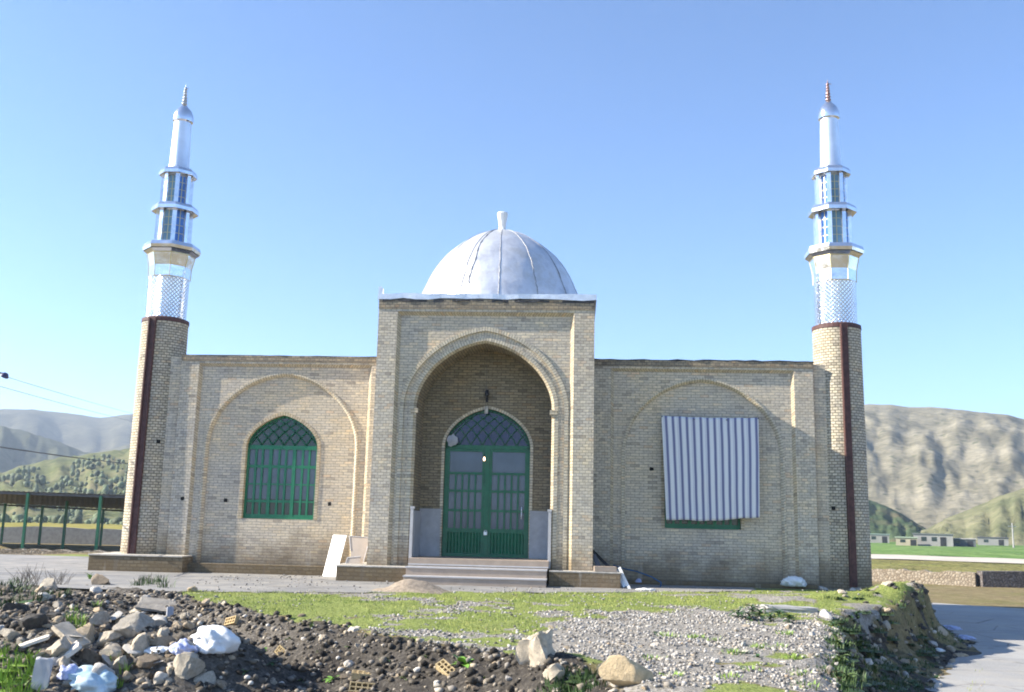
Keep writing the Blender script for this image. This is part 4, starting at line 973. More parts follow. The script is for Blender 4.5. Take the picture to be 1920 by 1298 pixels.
# cream plastic chair on the left plinth
M['cream'] = simple('cream_plastic', (.40,.325,.26), .5, var=.1, scale=8)
def cut_slab(name, pix, Y, lean, th, mat, edge, label):
    pts = [at(a_, b_, Y=Y) for a_, b_ in pix]; zb_ = min(p_.z for p_ in pts); o3 = Vector((sum(p_.x for p_ in pts)/len(pts), Y, zb_))
    f_ = [Vector((p_.x-o3.x, (p_.z-zb_)*lean, p_.z-zb_)) for p_ in pts]; bk = [v + Vector((0, th, 0)) for v in f_]
    q = MB(); q.face(f_[::-1], None, 0); q.face(bk, None, 0)
    for k in range(len(f_)): q.face([f_[k], f_[(k+1) % len(f_)], bk[(k+1) % len(f_)], bk[k]], None, 1)
    for k in range(len(f_)-2):
        a_, b_ = f_[k], f_[k+1]; q.tube([a_ + Vector((0, -.003, 0)), b_ + Vector((0, -.003, 0))], .011, 6, 1)
    o = q.build(name, [mat, edge], loc=(o3.x, o3.y, .237)); return setp(o, label, 'slab')
M['slab_beige'] = simple('beige_stone', (.46,.385,.315), .6, var=.1, scale=5)
cut_slab('stone_slab', [(656, 1036), (652, 1009), (691, 1012), (687, 1031), (681, 1060), (657, 1060)], .35, .28, .03, M['slab_beige'], M['marble_pale'], 'beige cut stone slab leaning upright on the left porch plinth beside the white board')
cut_slab('stone_slab', [(648, 1060), (651, 1049), (676, 1047), (674, 1060)], .22, .2, .03, M['slab_beige'], M['marble_pale'], 'small pale offcut at the foot of the beige slab on the left porch plinth')
# pendant bulb and wall bracket in the porch
pb = at(908, 861, Y=.8); pt_ = thing('pendant_lamp', 'bare lit bulb hanging in front of the green door', 'lamp', (pb.x, pb.y, pb.z))
m, nt, b = newmat('lit_bulb'); b.inputs['Emission Color'].default_value = (1, .62, .35, 1); b.inputs['Emission Strength'].default_value = 2.2; M['bulb'] = m
q = MB(); q.lathe([(.010, -.04), (.021, -.028), (.026, -.004), (.018, .03), (.012, .05)], 12); q.build('bulb', M['bulb'], pt_, smooth=True)
q = MB(); q.tube([(0, 0, .05), (0, 0, .10)], .017, 8); q.build('socket', M['blackp'], pt_)
q = MB(); q.tube([(0, 0, .10), (0, 0, 5.33-pb.z)], .003, 5); q.build('cord', M['cable'], pt_)
wb = at(913, 738, Y=IB-.08); t = thing('wall_lamp', 'small dark bracket lamp on the brick wall above the door arch', 'lamp', (wb.x, IB-.001, wb.z))
q = MB(); q.lathe([(.02, -.09), (.05, -.06), (.055, .0), (.035, .05), (.02, .08)], 10, (0, -.09)); q.build('lantern_body', M['blackp'], t, smooth=True)
q = MB(); q.tube([(0, 0, -.16), (0, -.04, -.17), (0, -.09, -.10)], .012, 6); q.box(-.03, .03, -.012, 0, -.2, .10); q.build('bracket', M['blackp'], t)
ws = at(912, 770, Y=IB-.05); q = MB(); q.obox((0, 0, 0), (.04, 0, 0), (0, .03, 0), (0, 0, .075)); q.obox((0, -.005, .085), (.03, 0, 0), (0, .02, 0), (0, 0, .012)); o = q.build('door_buzzer', M['cap'], loc=(ws.x, IB-.045, ws.z)); setp(o, 'small pale grey box fixed at the tip of the door arch', 'box')
# dirt heap, slab, strip, plank, hose and scraps by the right plinth
q = MB(); NN = 22; ctr = at(765, 1108, Z=-.11)
dh = []
for i in range(NN+1):
    for j in range(NN+1):
        x_, y_ = (i/NN*2-1)*.95, (j/NN*2-1)*.75; r2 = (x_/.8)**2 + (y_/.6)**2
        dh.append((x_, y_, .24*math.exp(-2.2*r2) + .10*math.exp(-((x_-.35)/.35)**2 - (y_/.3)**2) - .05 + .05*float(fbm(np.array([x_*5]), np.array([y_*5]), 3, 4)[0])))
for i in range(NN):
    for j in range(NN): q.face([dh[i*(NN+1)+j], dh[(i+1)*(NN+1)+j], dh[(i+1)*(NN+1)+j+1], dh[i*(NN+1)+j+1]])
M['earth'] = simple('tan_earth', (.30,.24,.18), 1.0, var=.35, scale=14, bmp=.02)
o = q.build('dirt_heap', M['earth'], smooth=True, loc=(ctr.x, ctr.y, -.12)); setp(o, 'small heap of tan earth on the pavement before the steps', 'heap')
q = MB(); q.obox((0, 0, .05), (.24, 0, 0), (0, .13, 0), (0, 0, .05)); s_ = at(1141, 1068, Y=-.1); o = q.build('stone_slab', M['step'], loc=(2.80, -.12, .236), rot=(0, 0, R(4))); setp(o, 'grey cut stone slab lying on the right porch plinth', 'slab')
def stick(name, a, b_, wx, wy, mat, label, cat):
    q = MB(); d = (b_-a); L = d.length; d.normalize(); s1 = d.cross(Vector((0, 1, 0))).normalized(); s2 = d.cross(s1)
    q.obox(d*L/2, d*L/2, s1*wx, s2*wy); return setp(q.build(name, mat, loc=a), label, cat)
stick('marble_strip', at(1181, 1106, Y=-.35), at(1161, 1064, Y=-.22), .03, .012, M['marble_white'], 'thin white stone strip leaning on the end of the right plinth', 'strip')
stick('marble_strip', at(1172, 1100, Y=-.2), at(1158, 1074, Y=-.12), .045, .012, M['flash'], 'wider grey stone strip leaning behind the thin white strip', 'strip')
stick('black_plank', at(1146, 1068, Y=.1), at(1112, 1034, Y=.5), .035, .02, M['blackp'], 'black plank leaning on the portal flank beside the right wing', 'plank')
stick('black_plank', at(1126, 1070, Y=.05), at(1113, 1040, Y=.12), .05, .012, M['pole_steel'], 'dark grey board leaning on the front corner of the portal', 'plank')
q = MB(); pts = []
for px_, py_, Y_ in ((1150, 1060, .9), (1168, 1066, .8), (1195, 1072, .7), (1222, 1082, .6), (1240, 1093, .5), (1238, 1101, .4), (1215, 1104, .3), (1185, 1104, .3), (1165, 1100, .4)): pts.append(at(px_, py_, Y=Y_))
pts = [p_ for i in range(len(pts)-1) for p_ in [pts[i].lerp(pts[i+1], k/4) for k in range(4)]] + [pts[-1]]
M['hose'] = simple('blue_hose', (.015,.07,.16), .45); h0 = pts[0].copy()
q.tube([p_ - h0 for p_ in pts], .017, 7); o = q.build('blue_hose', M['hose'], smooth=True, loc=h0); setp(o, 'blue hose lying in a loop before the right wing', 'hose')
def crumple(name, px_, py_, sx, sy, sz, mat, label, cat, seed, z=None, rot=0, Y=None, crease=.3, flat=.0):
    bm = bmesh.new(); bmesh.ops.create_icosphere(bm, subdivisions=4, radius=1); rr = random.Random(seed)
    A = np.array([v.co[:] for v in bm.verts]); off = seed*3.7
    n1 = fbm(A[:, 0]*1.3+off + A[:, 2], A[:, 1]*1.3 + A[:, 2]*.7, seed, 3); n2 = 1-np.abs(fbm(A[:, 0]*2.6 + A[:, 2]*2+off, A[:, 1]*2.6 - A[:, 2]*1.7, seed+4, 4))*2
    A = A*(1 + .42*n1 + crease*(n2-.5))[:, None]; A[:, 2] = np.maximum(A[:, 2], -.55)
    A = A*np.array([sx, sy, sz]); A[:, 2] += sz*.5
    for v, c_ in zip(bm.verts, A): v.co = c_
    me = bpy.data.meshes.new(name); bm.to_mesh(me); bm.free(); me.polygons.foreach_set('use_smooth', [True]*len(me.polygons)); me.materials.append(mat)
    o = bpy.data.objects.new(name, me); scn.collection.objects.link(o)
    p_ = place(px_, py_) if Y is None and z is None else (at(px_, py_, Z=z) if z is not None else at(px_, py_, Y=Y))
    o.location = p_; o.rotation_euler = (0, 0, rot); return setp(o, label, cat)
M['plastic_white'] = simple('white_plastic', (.78,.78,.78), .4, var=.06, scale=9, bmp=.012, bscale=14); M['plastic_blue'] = simple('pale_blue_plastic', (.40,.58,.64), .4, var=.25, scale=7, col2=(.66,.76,.80)); M['plastic_lilac'] = simple('lilac_plastic', (.42,.46,.66), .5, var=.3, scale=8)
crumple('plastic_sack', 1487, 1099, .24, .16, .13, M['plastic_white'], 'crumpled white sack lying in front of the right wing', 'sack', 12, z=-.05)
crumple('plaster_lump', 1213, 1107, .22, .10, .03, M['marble_white'], 'flat white plaster lump on the ground beside the blue hose', 'lump', 14, z=-.11)
crumple('plaster_lump', 1197, 1092, .07, .06, .05, M['plastic_lilac'], 'small bluish white lump inside the loop of the hose', 'lump', 15, z=-.05)
crumple('plastic_scrap', 1535, 1096, .16, .10, .07, M['plastic_lilac'], 'blue grey plastic scrap beside the white sack before the right wing', 'scrap', 16, z=-.10)
crumple('plastic_scrap', 1556, 1094, .12, .10, .13, M['marble'], 'grey crumpled scrap near the foot of the right minaret', 'scrap', 17, z=-.08)
#PART4
# ------------------------------------------------------------------ stones
def rock_mat(name, c, var=.3):
    m, nt, b = newmat(name); ob = nd(nt, 'ShaderNodeTexCoord').outputs['Object']; oi = nd(nt, 'ShaderNodeObjectInfo').outputs['Random']
    n = noise(nt, ob, 5, 6, .65)
    col = ramp(nt, n, [(.3, tuple(x*(1-var) for x in c)), (.5, c), (.72, tuple(min(1, x*(1+var)) for x in c))])
    col = mix(nt, 1.0, col, ramp(nt, oi, [(0, (.72,.72,.74)), (.5, (1,.98,.95)), (1, (1.15,1.08,1.0))]), 'MULTIPLY')
    nt.links.new(col, b.inputs['Base Color']); sin(b, Roughness=.93); b.inputs['Specular IOR Level'].default_value = .15
    bump(nt, b, noise(nt, ob, 16, 6, .7), .7, .03); return m
M['rk_grey'] = rock_mat('grey_rubble', (.46,.41,.335)); M['rk_tan'] = rock_mat('tan_rubble', (.44,.36,.26)); M['rk_white'] = rock_mat('white_rubble', (.62,.58,.52), .18)
M['rk_brown'] = rock_mat('brown_clod', (.23,.19,.145)); M['rk_dark'] = rock_mat('dark_clod', (.085,.08,.075)); M['rk_beige'] = rock_mat('beige_boulder', (.60,.47,.30), .22); M['rk_cream'] = rock_mat('cream_rock', (.60,.52,.41), .3)
def rock_mesh(name, seed, mat, sub=3, cuts=11, rough=.2, squash=(1, 1, 1)):
    rr = np.random.RandomState(seed); bm = bmesh.new(); bmesh.ops.create_icosphere(bm, subdivisions=sub, radius=1)
    A = np.array([v.co[:] for v in bm.verts])
    A = A*(1 + .22*fbm(A[:, 0]*1.2+seed, A[:, 1]*1.2 + A[:, 2]*1.7, seed, 3))[:, None]
    for k in range(cuts):                       # broken faces
        n = rr.normal(size=3); n /= np.linalg.norm(n); d = rr.uniform(.45, .8); s = A @ n - d
        A = A - np.outer(np.where(s > 0, s*.95, 0), n)
    A = A*(1 + rough*fbm(A[:, 0]*4+seed, A[:, 1]*4 + A[:, 2]*3, seed+3, 3))[:, None]
    A = A*np.array(squash)
    for v, c_ in zip(bm.verts, A): v.co = c_
    me = bpy.data.meshes.new(name); bm.to_mesh(me); bm.free(); me.materials.append(mat)
    me.polygons.foreach_set('use_smooth', [True]*len(me.polygons)); me.set_sharp_from_angle(angle=R(28))
    return me
RK = {k: [rock_mesh('stone', 10*i+j, M[k], squash=(1, nr.uniform(.7, 1), nr.uniform(.55, .85))) for j in range(4)] for i, k in enumerate(('rk_grey', 'rk_tan', 'rk_white', 'rk_brown', 'rk_dark'))}
def put_rock(me, p, s, label, group=None, cat='stone', name='stone', rot=None, sink=.25):
    o = bpy.data.objects.new(name, me); scn.collection.objects.link(o)
    sc_ = s if isinstance(s, (tuple, list)) else (s, s, s)
    o.scale = sc_; o.location = (p.x, p.y, p.z + sc_[2]*(.5-sink)); o.rotation_euler = rot or (rnd.uniform(-.5, .5), rnd.uniform(-.5, .5), rnd.uniform(0, 6.28))
    return setp(o, label, cat, group)
def width_at(p, wpx): return wpx*(p-CAM).length/FPX
# stones of the heap as they lie in the photograph
HEAP = [(250,1192,74,'rk_grey'), (203,1205,58,'rk_grey'), (150,1203,56,'rk_tan'), (296,1172,40,'rk_white'), (333,1180,34,'rk_tan'), (213,1232,52,'rk_grey'), (184,1278,64,'rk_white'), (243,1276,30,'rk_tan'),
        (344,1262,56,'rk_grey'), (300,1278,40,'rk_white'), (112,1226,60,'rk_grey'), (60,1178,60,'rk_dark'), (92,1106,44,'rk_grey'), (75,1110,20,'rk_tan'), (186,1098,40,'rk_brown'), (135,1146,20,'rk_white'),
        (262,1222,48,'rk_grey'), (300,1210,44,'rk_tan'), (120,1250,46,'rk_grey'), (160,1240,44,'rk_brown'), (305,1195,36,'rk_grey'), (415,1290,34,'rk_tan'), (100,1165,36,'rk_dark'), (35,1150,48,'rk_dark'),
        (230,1170,40,'rk_grey'), (385,1278,44,'rk_grey'), (280,1250,36,'rk_brown'), (178,1112,26,'rk_white'), (185,1170,40,'rk_grey'), (345,1160,26,'rk_grey'), (145,1215,38,'rk_grey'), (85,1238,36,'rk_brown'), (20,1196,40,'rk_grey'), (225,1252,44,'rk_grey'), (345,1225,40,'rk_grey')]
NM = {'rk_grey': ('grey broken stone lying in the rubble heap', 'grey stones of the rubble heap'), 'rk_tan': ('tan broken stone lying in the rubble heap', 'tan stones of the rubble heap'), 'rk_white': ('whitish broken stone lying in the rubble heap', 'whitish stones of the rubble heap'),
      'rk_brown': ('brown earthy stone lying in the rubble heap', 'brown stones of the rubble heap'), 'rk_dark': ('dark clod lying on the soil at far left', 'dark clods on the soil at far left')}
for px_, py_, w_, k in HEAP:
    p_ = place(px_, py_); s = width_at(p_, w_)/2*1.12
    put_rock(RK[k][rnd.randrange(4)], p_, (s, s*rnd.uniform(.75, 1), s*rnd.uniform(.8, 1.1)), *NM[k])
for k in range(90):
    px_, py_ = rnd.uniform(0, 430), rnd.uniform(1110, 1298)
    if px_ < 90 and py_ > 1215: continue
    kk = rnd.choice(['rk_grey', 'rk_grey', 'rk_tan', 'rk_brown', 'rk_white', 'rk_grey'])
    p_ = place(px_, py_); s = width_at(p_, rnd.uniform(10, 30))/2
    put_rock(RK[kk][rnd.randrange(4)], p_, (s, s, s*rnd.uniform(.6, 1)), *NM[kk])
SOILN = {'rk_grey': ('grey stone half sunk in the dark soil slope', 'grey stones in the dark soil'), 'rk_tan': ('tan brick fragment half sunk in the dark soil slope', 'tan fragments in the dark soil'), 'rk_white': ('whitish stone half sunk in the dark soil slope', 'whitish stones in the dark soil'), 'rk_brown': ('brown clod on the dark soil slope', 'brown clods in the dark soil')}
for k in range(70):
    px_ = rnd.uniform(420, 960); py_ = rnd.uniform(1120 + max(0, (px_-380))*.20, 1298)
    kk = rnd.choice(['rk_grey', 'rk_tan', 'rk_brown', 'rk_white', 'rk_grey', 'rk_brown']); p_ = place(px_, py_); s = width_at(p_, rnd.uniform(7, 22))/2
    put_rock(RK[kk][rnd.randrange(4)], p_, (s, s, s*rnd.uniform(.6, 1)), *SOILN[kk])
BANKN = {'rk_grey': ('grey stone on the overgrown bank beside the road', 'grey stones on the bank'), 'rk_tan': ('tan stone on the overgrown bank beside the road', 'tan stones on the bank'), 'rk_white': ('pale stone on the overgrown bank beside the road', 'pale stones on the bank')}
for k in range(60):
    t_ = rnd.random(); px_ = rnd.uniform(1560, 1800); py_ = rnd.uniform(1095, 1298)
    if px_ > 1700 and py_ < 1180: continue
    kk = rnd.choice(['rk_grey', 'rk_tan', 'rk_white', 'rk_grey']); p_ = place(px_, py_)
    if p_.x > np.interp(p_.y, *XT) + .3: continue
    s = width_at(p_, rnd.uniform(9, 26))/2; put_rock(RK[kk][rnd.randrange(4)], p_, (s, s, s*rnd.uniform(.6, 1)), *BANKN[kk])
GRN = {'rk_grey': ('grey stone larger than the gravel around it', 'larger grey stones on the gravel'), 'rk_white': ('whitish stone larger than the gravel around it', 'larger whitish stones on the gravel'), 'rk_tan': ('tan stone larger than the gravel around it', 'larger tan stones on the gravel')}
for k in range(120):
    px_, py_ = rnd.uniform(1000, 1600), 1150 + 148*rnd.random()**.7; kk = rnd.choice(['rk_grey', 'rk_white', 'rk_white', 'rk_tan']); p_ = place(px_, py_)
    s = width_at(p_, rnd.uniform(8, 25))/2; put_rock(RK[kk][rnd.randrange(4)], p_, (s, s*.8, s*rnd.uniform(.5, .9)), *GRN[kk])
for k in range(60):
    px_, py_ = rnd.uniform(1600, 1735), rnd.uniform(1088, 1215); p_ = place(px_, py_)
    if not (np.interp(p_.y, *XC)-.5 < p_.x < np.interp(p_.y, *XT)) or p_.y > 4: continue
    s = width_at(p_, rnd.uniform(8, 20))/2; put_rock(RK['rk_dark'][rnd.randrange(4)], p_, (s, s, s*rnd.uniform(.7, 1.1)), 'dark earth clod, darkened further for shade, on the eroded end of the road bank', 'dark clods on the road bank', 'clod', 'earth_clod')  # only the darkest clods, painting in the shade of the bank end
# named single stones
p_ = place(1168, 1288); s = width_at(p_, 106)/2
put_rock(rock_mesh('boulder', 301, M['rk_beige'], 4, 9, .10, (1, .62, .56)), p_, s*1.05, 'smooth beige boulder lying at the bottom edge of the gravel', cat='boulder', name='boulder', rot=(.05, .12, .1), sink=.05)
p_ = place(1006, 1246); s = width_at(p_, 78)/2
put_rock(rock_mesh('pitted_rock', 311, M['rk_cream'], 4, 6, .34, (.95, .75, 1.15)), p_, s*1.08, 'tall pitted cream rock standing at the edge of the grass', cat='rock', name='rock', rot=(.05, -.05, .4), sink=-.05)
p_ = place(1040, 1272); s = width_at(p_, 42)/2; put_rock(rock_mesh('stone', 315, M['rk_grey'], 3, 5, .2), p_, s, 'grey stone just below the tall pitted rock', cat='stone')
p_ = place(1549, 1160); s = width_at(p_, 36)/2; put_rock(rock_mesh('stone', 317, M['concrete'], 3, 8, .08, (1, .5, .8)), p_, s, 'angular pale grey stone at the end of the concrete slab', cat='stone')
p_ = place(1543, 1107); s = width_at(p_, 20)/2; put_rock(RK['rk_white'][1], p_, s, 'white stone on the grass before the right minaret', cat='stone')
p_ = place(660, 1186); s = width_at(p_, 28)/2; put_rock(RK['rk_white'][2], p_, (s, s, s), 'round white stone on the rim of the dark soil', cat='stone')
p_ = place(655, 1250); s = width_at(p_, 26)/2; put_rock(RK['rk_white'][0], p_, (s, s, s), 'pointed whitish stone resting by the hollow brick in the dark soil', cat='stone')
def slab(px_, py_, sx, sy, sz, rot, mat, label, name='slab', cat='slab', lift=.5, seed=1):
    bm = bmesh.new(); bmesh.ops.create_cube(bm, size=2); bmesh.ops.subdivide_edges(bm, edges=bm.edges[:], cuts=3, use_grid_fill=True); rr = random.Random(seed)
    for v in bm.verts: v.co = Vector((v.co.x*sx*(1 + rr.uniform(-.07, .07)), v.co.y*sy*(1 + rr.uniform(-.07, .07)), v.co.z*sz*(1 + rr.uniform(-.15, .15))))
    me = bpy.data.meshes.new(name); bm.to_mesh(me); bm.free(); me.materials.append(mat)
    o = bpy.data.objects.new(name, me); scn.collection.objects.link(o); p_ = place(px_, py_); o.location = (p_.x, p_.y, p_.z + lift*sz); o.rotation_euler = rot; return setp(o, label, cat)
slab(1480, 1148, .42, .22, .06, (0, .03, .05), M['concrete'], 'flat broken concrete slab lying in the grass near the bank', lift=.6, seed=3)
slab(292, 1150, .27, .22, .018, (R(18), R(8), .3), M['rk_grey'], 'thin grey sheet lying on top of the rubble heap', name='cement_sheet', cat='sheet', lift=7, seed=5)
slab(255, 1150, .20, .16, .02, (R(12), R(-16), -.2), M['rk_grey'], 'second grey sheet leaning under the top one on the rubble heap', name='cement_sheet', cat='sheet', lift=2.5, seed=6)
slab(318, 1160, .05, .12, .02, (R(62), R(8), .7), M['marble'], 'small blue grey plate tilted behind the heap stones', name='plate', cat='plate', lift=3, seed=7)
slab(75, 1298, .078, .02, .17, (R(-6), R(3), .12), M['marble'], 'upright grey marble offcut at the lower left corner', name='marble_offcut', cat='offcut', lift=.8, seed=8)
slab(118, 1242, .17, .10, .022, (R(8), R(-38), .5), M['rk_white'], 'pale broken tile tilted steeply on the left of the heap', name='tile', cat='tile', lift=3, seed=9)
slab(132, 1205, .19, .10, .024, (R(6), R(30), -.3), M['rk_grey'], 'grey broken tile sloping to the right on the left of the heap', name='tile', cat='tile', lift=3, seed=10)
slab(62, 1212, .16, .07, .015, (R(10), R(-20), .2), M['rk_white'], 'narrow white tile piece lying at the left foot of the heap', name='tile', cat='tile', lift=3, seed=11)
FRAG = [rock_mesh('brick_fragment', 700+k, M['rk_tan'], 3, 14, .10, (1, .55, .42)) for k in range(3)]; SHARD = [rock_mesh('tile_shard', 720+k, M['rk_white'], 3, 12, .06, (1, .75, .10)) for k in range(3)]
for k in range(34):
    px_, py_ = rnd.uniform(60, 420), rnd.uniform(1135, 1296); p_ = place(px_, py_); s = width_at(p_, rnd.uniform(16, 36))/2
    if k % 2: put_rock(FRAG[k % 3], p_, s, 'tan broken brick piece among the heap stones', 'brick pieces in the heap', 'brick piece', 'brick_fragment', (rnd.uniform(-.9, .9), rnd.uniform(-.9, .9), rnd.uniform(0, 6)), .1)
    else: put_rock(SHARD[k % 3], p_, s*1.2, 'thin pale tile shard stuck between the heap stones', 'tile shards in the heap', 'tile shard', 'tile_shard', (rnd.uniform(-.9, .9), rnd.uniform(-.9, .9), rnd.uniform(0, 6)), -.2)
# hollow bricks
def hollow_brick(px_, py_, rot, label, L=.11, lift=.035):
    q = MB(); W_, Hh = .055, .035; xs_ = [-L]
    nx_, ny_ = 4, 2
    q.box(-L, L, -W_, -W_+.014, -Hh, Hh); q.box(-L, L, W_-.014, W_, -Hh, Hh); q.box(-L, L, -.007, .007, -Hh+.001, Hh-.001)
    for k in range(nx_+1):
        x_ = -L + .007 + (2*L-.014)*k/nx_
        for y0, y1 in ((-W_+.0145, -.0075), (.0075, W_-.0145)): q.box(x_-.0069, x_+.0069, y0, y1, -Hh+.0005, Hh-.0005)
    q.box(-L+.001, L-.001, -W_+.0141, W_-.0141, -Hh+.002, -Hh+.006)
    o = q.build('hollow_brick', M['yellow_brick']); p_ = place(px_, py_); o.location = p_ + Vector((0, 0, lift)); o.rotation_euler = rot; return setp(o, label, 'brick')
M['yellow_brick'] = rock_mat('yellow_clay', (.50,.39,.22), .25)
hollow_brick(434, 1172, (R(62), R(-14), R(-30)), 'yellow hollow brick tilted up beside the white plastic bag', lift=.05)
hollow_brick(680, 1273, (R(8), R(4), R(10)), 'yellow hollow brick lying flat in the soil below the pointed white stone', L=.12)
hollow_brick(678, 1298, (R(55), R(4), R(8)), 'yellow hollow brick showing its holes at the bottom edge', L=.13)
hollow_brick(836, 1262, (R(30), R(25), R(-40)), 'yellow hollow brick half buried beside the bright broad leaved weed')
hollow_brick(528, 1228, (R(70), R(30), R(-25)), 'yellow brick piece tilted in the soil slope right of the white bag', L=.07)
# plastic on the heap
crumple('plastic_bag', 398, 1222, .21, .15, .15, M['plastic_white'], 'bulging white plastic bag on the right of the rubble heap', 'bag', 31, crease=.36)
crumple('plastic_sheet', 345, 1224, .12, .16, .09, M['plastic_lilac'], 'bluish plastic sheet beside the bulging white bag', 'sheet', 33)
crumple('plastic_sheet', 296, 1224, .14, .09, .04, M['plastic_white'], 'flat white plastic scrap left of the bulging bag', 'scrap', 35)
crumple('plastic_sheet', 165, 1298, .24, .17, .13, M['plastic_blue'], 'pale blue plastic sheet at the bottom edge of the heap', 'sheet', 39)
crumple('plastic_sheet', 128, 1272, .09, .08, .08, M['plastic_lilac'], 'pale violet plastic scrap beside the marble offcut', 'scrap', 37)
for i, (px_, py_, s_, m_, l_) in enumerate(((1782, 1182, .22, 'plastic_lilac', 'larger pale blue scrap of plastic at the foot of the bank'), (1812, 1200, .2, 'plastic_lilac', 'flat blue plastic scrap at the road edge, nearest the road'), (1760, 1222, .12, 'plastic_white', 'white plastic scrap low on the bank beside the road'), (1800, 1232, .12, 'rk_tan', 'tan lump at the road edge below the plastic scraps'))):
    crumple('scrap', px_, py_, s_, s_*.7, s_*.35, M[m_], l_, 'scrap', 40+i)

# ------------------------------------------------------------------ gravel, clods (uncountable)
ico0 = bmesh.new(); bmesh.ops.create_icosphere(ico0, subdivisions=1, radius=1); I0 = np.array([v.co[:] for v in ico0.verts]); J0 = np.array([[v.index for v in f.verts] for f in ico0.faces]); ico0.free()
def scatter(name, n, sampler, smin, smax, mats, label, cat, sink=.3, power=2.5):
    X, Y = sampler(n); n = len(X); Z = H(X, Y)
    S = smin + (smax-smin)*nr.rand(n)**power
    base = [I0*np.array([1, nr.uniform(.65, 1), nr.uniform(.5, .85)])*(1 + nr.uniform(-.25, .25, (len(I0), 1))) for k in range(12)]
    Vs = np.empty((n, len(I0), 3)); an = nr.rand(n)*6.283; ca, sa = np.cos(an), np.sin(an); kk = nr.randint(0, 12, n)
    for k in range(12):
        mk = kk == k; Bv = base[k]
        Vs[mk, :, 0] = (Bv[None, :, 0]*ca[mk, None] - Bv[None, :, 1]*sa[mk, None])*S[mk, None] + X[mk, None]
        Vs[mk, :, 1] = (Bv[None, :, 0]*sa[mk, None] + Bv[None, :, 1]*ca[mk, None])*S[mk, None] + Y[mk, None]
        Vs[mk, :, 2] = Bv[None, :, 2]*S[mk, None] + (Z + S*(.6-sink))[mk, None]
    Fs = (J0[None] + (np.arange(n)*len(I0))[:, None, None]).reshape(-1, 3)
    o = mesh_np(name, Vs.reshape(-1, 3), Fs, mats, fmi=np.repeat(nr.choice(len(mats), n), len(J0)))
    return setp(o, label, cat, kind='stuff')
def sample(x0, x1, y0, y1, wfun):
    def f(n):
        X = nr.uniform(x0, x1, n); Y = nr.uniform(y0, y1, n); k = nr.rand(n) < wfun(X, Y); return X[k], Y[k]
    return f
def island_mat(name, stops):
    m, nt, b = newmat(name); g = nd(nt, 'ShaderNodeNewGeometry').outputs['Random Per Island']
    nt.links.new(ramp(nt, g, stops), b.inputs['Base Color']); sin(b, Roughness=.93); b.inputs['Specular IOR Level'].default_value = .1; return m
M['grav'] = island_mat('gravel_stones', [(0, (.10,.092,.082)), (.3, (.25,.23,.205)), (.65, (.38,.355,.32)), (.9, (.52,.49,.45)), (1, (.34,.26,.18))])
M['clod'] = island_mat('soil_clods', [(0, (.03,.026,.022)), (.5, (.09,.078,.064)), (.85, (.17,.145,.115)), (1, (.28,.24,.19))])
M['peb'] = island_mat('soil_pebbles', [(0, (.12,.105,.09)), (.5, (.27,.24,.205)), (.8, (.40,.33,.24)), (1, (.62,.58,.52))])
def w_gr(x, y): a_, g_, s_, b_ = masks(x, y); return np.clip(g_ - .0, 0, 1)*(1-.85*b_)
def w_so(x, y): a_, g_, s_, b_ = masks(x, y); return s_*(1-b_)
def w_bk(x, y): a_, g_, s_, b_ = masks(x, y); return b_*(x < np.interp(y, *XT)+.15)
scatter('gravel', 52000, sample(-1.5, 6.5, -13.5, -4.0, lambda x, y: w_gr(x, y)*np.clip(.62 + .9*fbm(x*1.6, y*1.6, 71, 3), .12, 1)), .005, .028, [M['grav']], 'pale grey gravel spread before the right wing', 'gravel', power=2.6)
scatter('lawn_chips', 7000, sample(-6, 9, -9.5, 1, lambda x, y: masks(x, y)[0]*(1-masks(x, y)[3])*np.clip(.2 + 1.2*fbm(x*.9, y*.9, 83, 3), 0, 1)), .006, .026, [M['grav']], 'pale chips strewn over the short grass', 'chips', sink=-.5, power=2)
scatter('soil_clods', 16000, sample(-8, 3.4, -14.5, -5, w_so), .01, .06, [M['clod']], 'dark crumbly soil clods on the dug slope', 'soil', power=2.2)
scatter('pebbles', 7000, sample(-8, 3.4, -14.5, -5, w_so), .008, .05, [M['peb']], 'pale pebbles and brick chips in the dark soil', 'pebbles', power=2)
scatter('bank_clods', 3500, sample(4, 12, -14, 3, w_bk), .012, .06, [M['clod'], M['peb']], 'earth clods and chips on the road bank', 'soil', power=2)
def w_ed(x, y):
    e_ = np.interp(x, [-60,-4.9,-2.2,1.3,7.1,12], [-4.7,-4.6,-3.8,-2.4,.3,.8]); return np.exp(-((y-e_)/.25)**2)*.8 + .03*(y > e_)
scatter('pavement_grit', 2600, sample(-9, 7, -5.2, .9, w_ed), .006, .03, [M['peb'], M['grav']], 'loose chips along the pavement edge', 'grit', power=2.5)

# ------------------------------------------------------------------ grass and weeds
def blades(name, X, Y, h0, h1, wd, mat, label, zf_=H, lean=.5):
    n = len(X); Z = zf_(X, Y) - .005; an = nr.rand(n)*6.283; hh = h0 + (h1-h0)*nr.rand(n)**1.6; ln = lean*nr.rand(n)*hh; la = nr.rand(n)*6.283
    Vv = np.empty((n, 4, 3)); dx, dy = np.cos(an)*wd, np.sin(an)*wd
    Vv[:, 0] = np.stack([X-dx, Y-dy, Z], -1); Vv[:, 1] = np.stack([X+dx, Y+dy, Z], -1)
    Vv[:, 2] = np.stack([X+dx*.7+np.cos(la)*ln*.4, Y+dy*.7+np.sin(la)*ln*.4, Z+hh*.6], -1); Vv[:, 3] = np.stack([X+np.cos(la)*ln, Y+np.sin(la)*ln, Z+hh], -1)
    i_ = np.arange(n)*4; F_ = np.concatenate([np.stack([i_, i_+1, i_+2], -1), np.stack([i_, i_+2, i_+3], -1)])
    o = mesh_np(name, Vv.reshape(-1, 3), F_, mat); return setp(o, label, 'grass', kind='stuff')
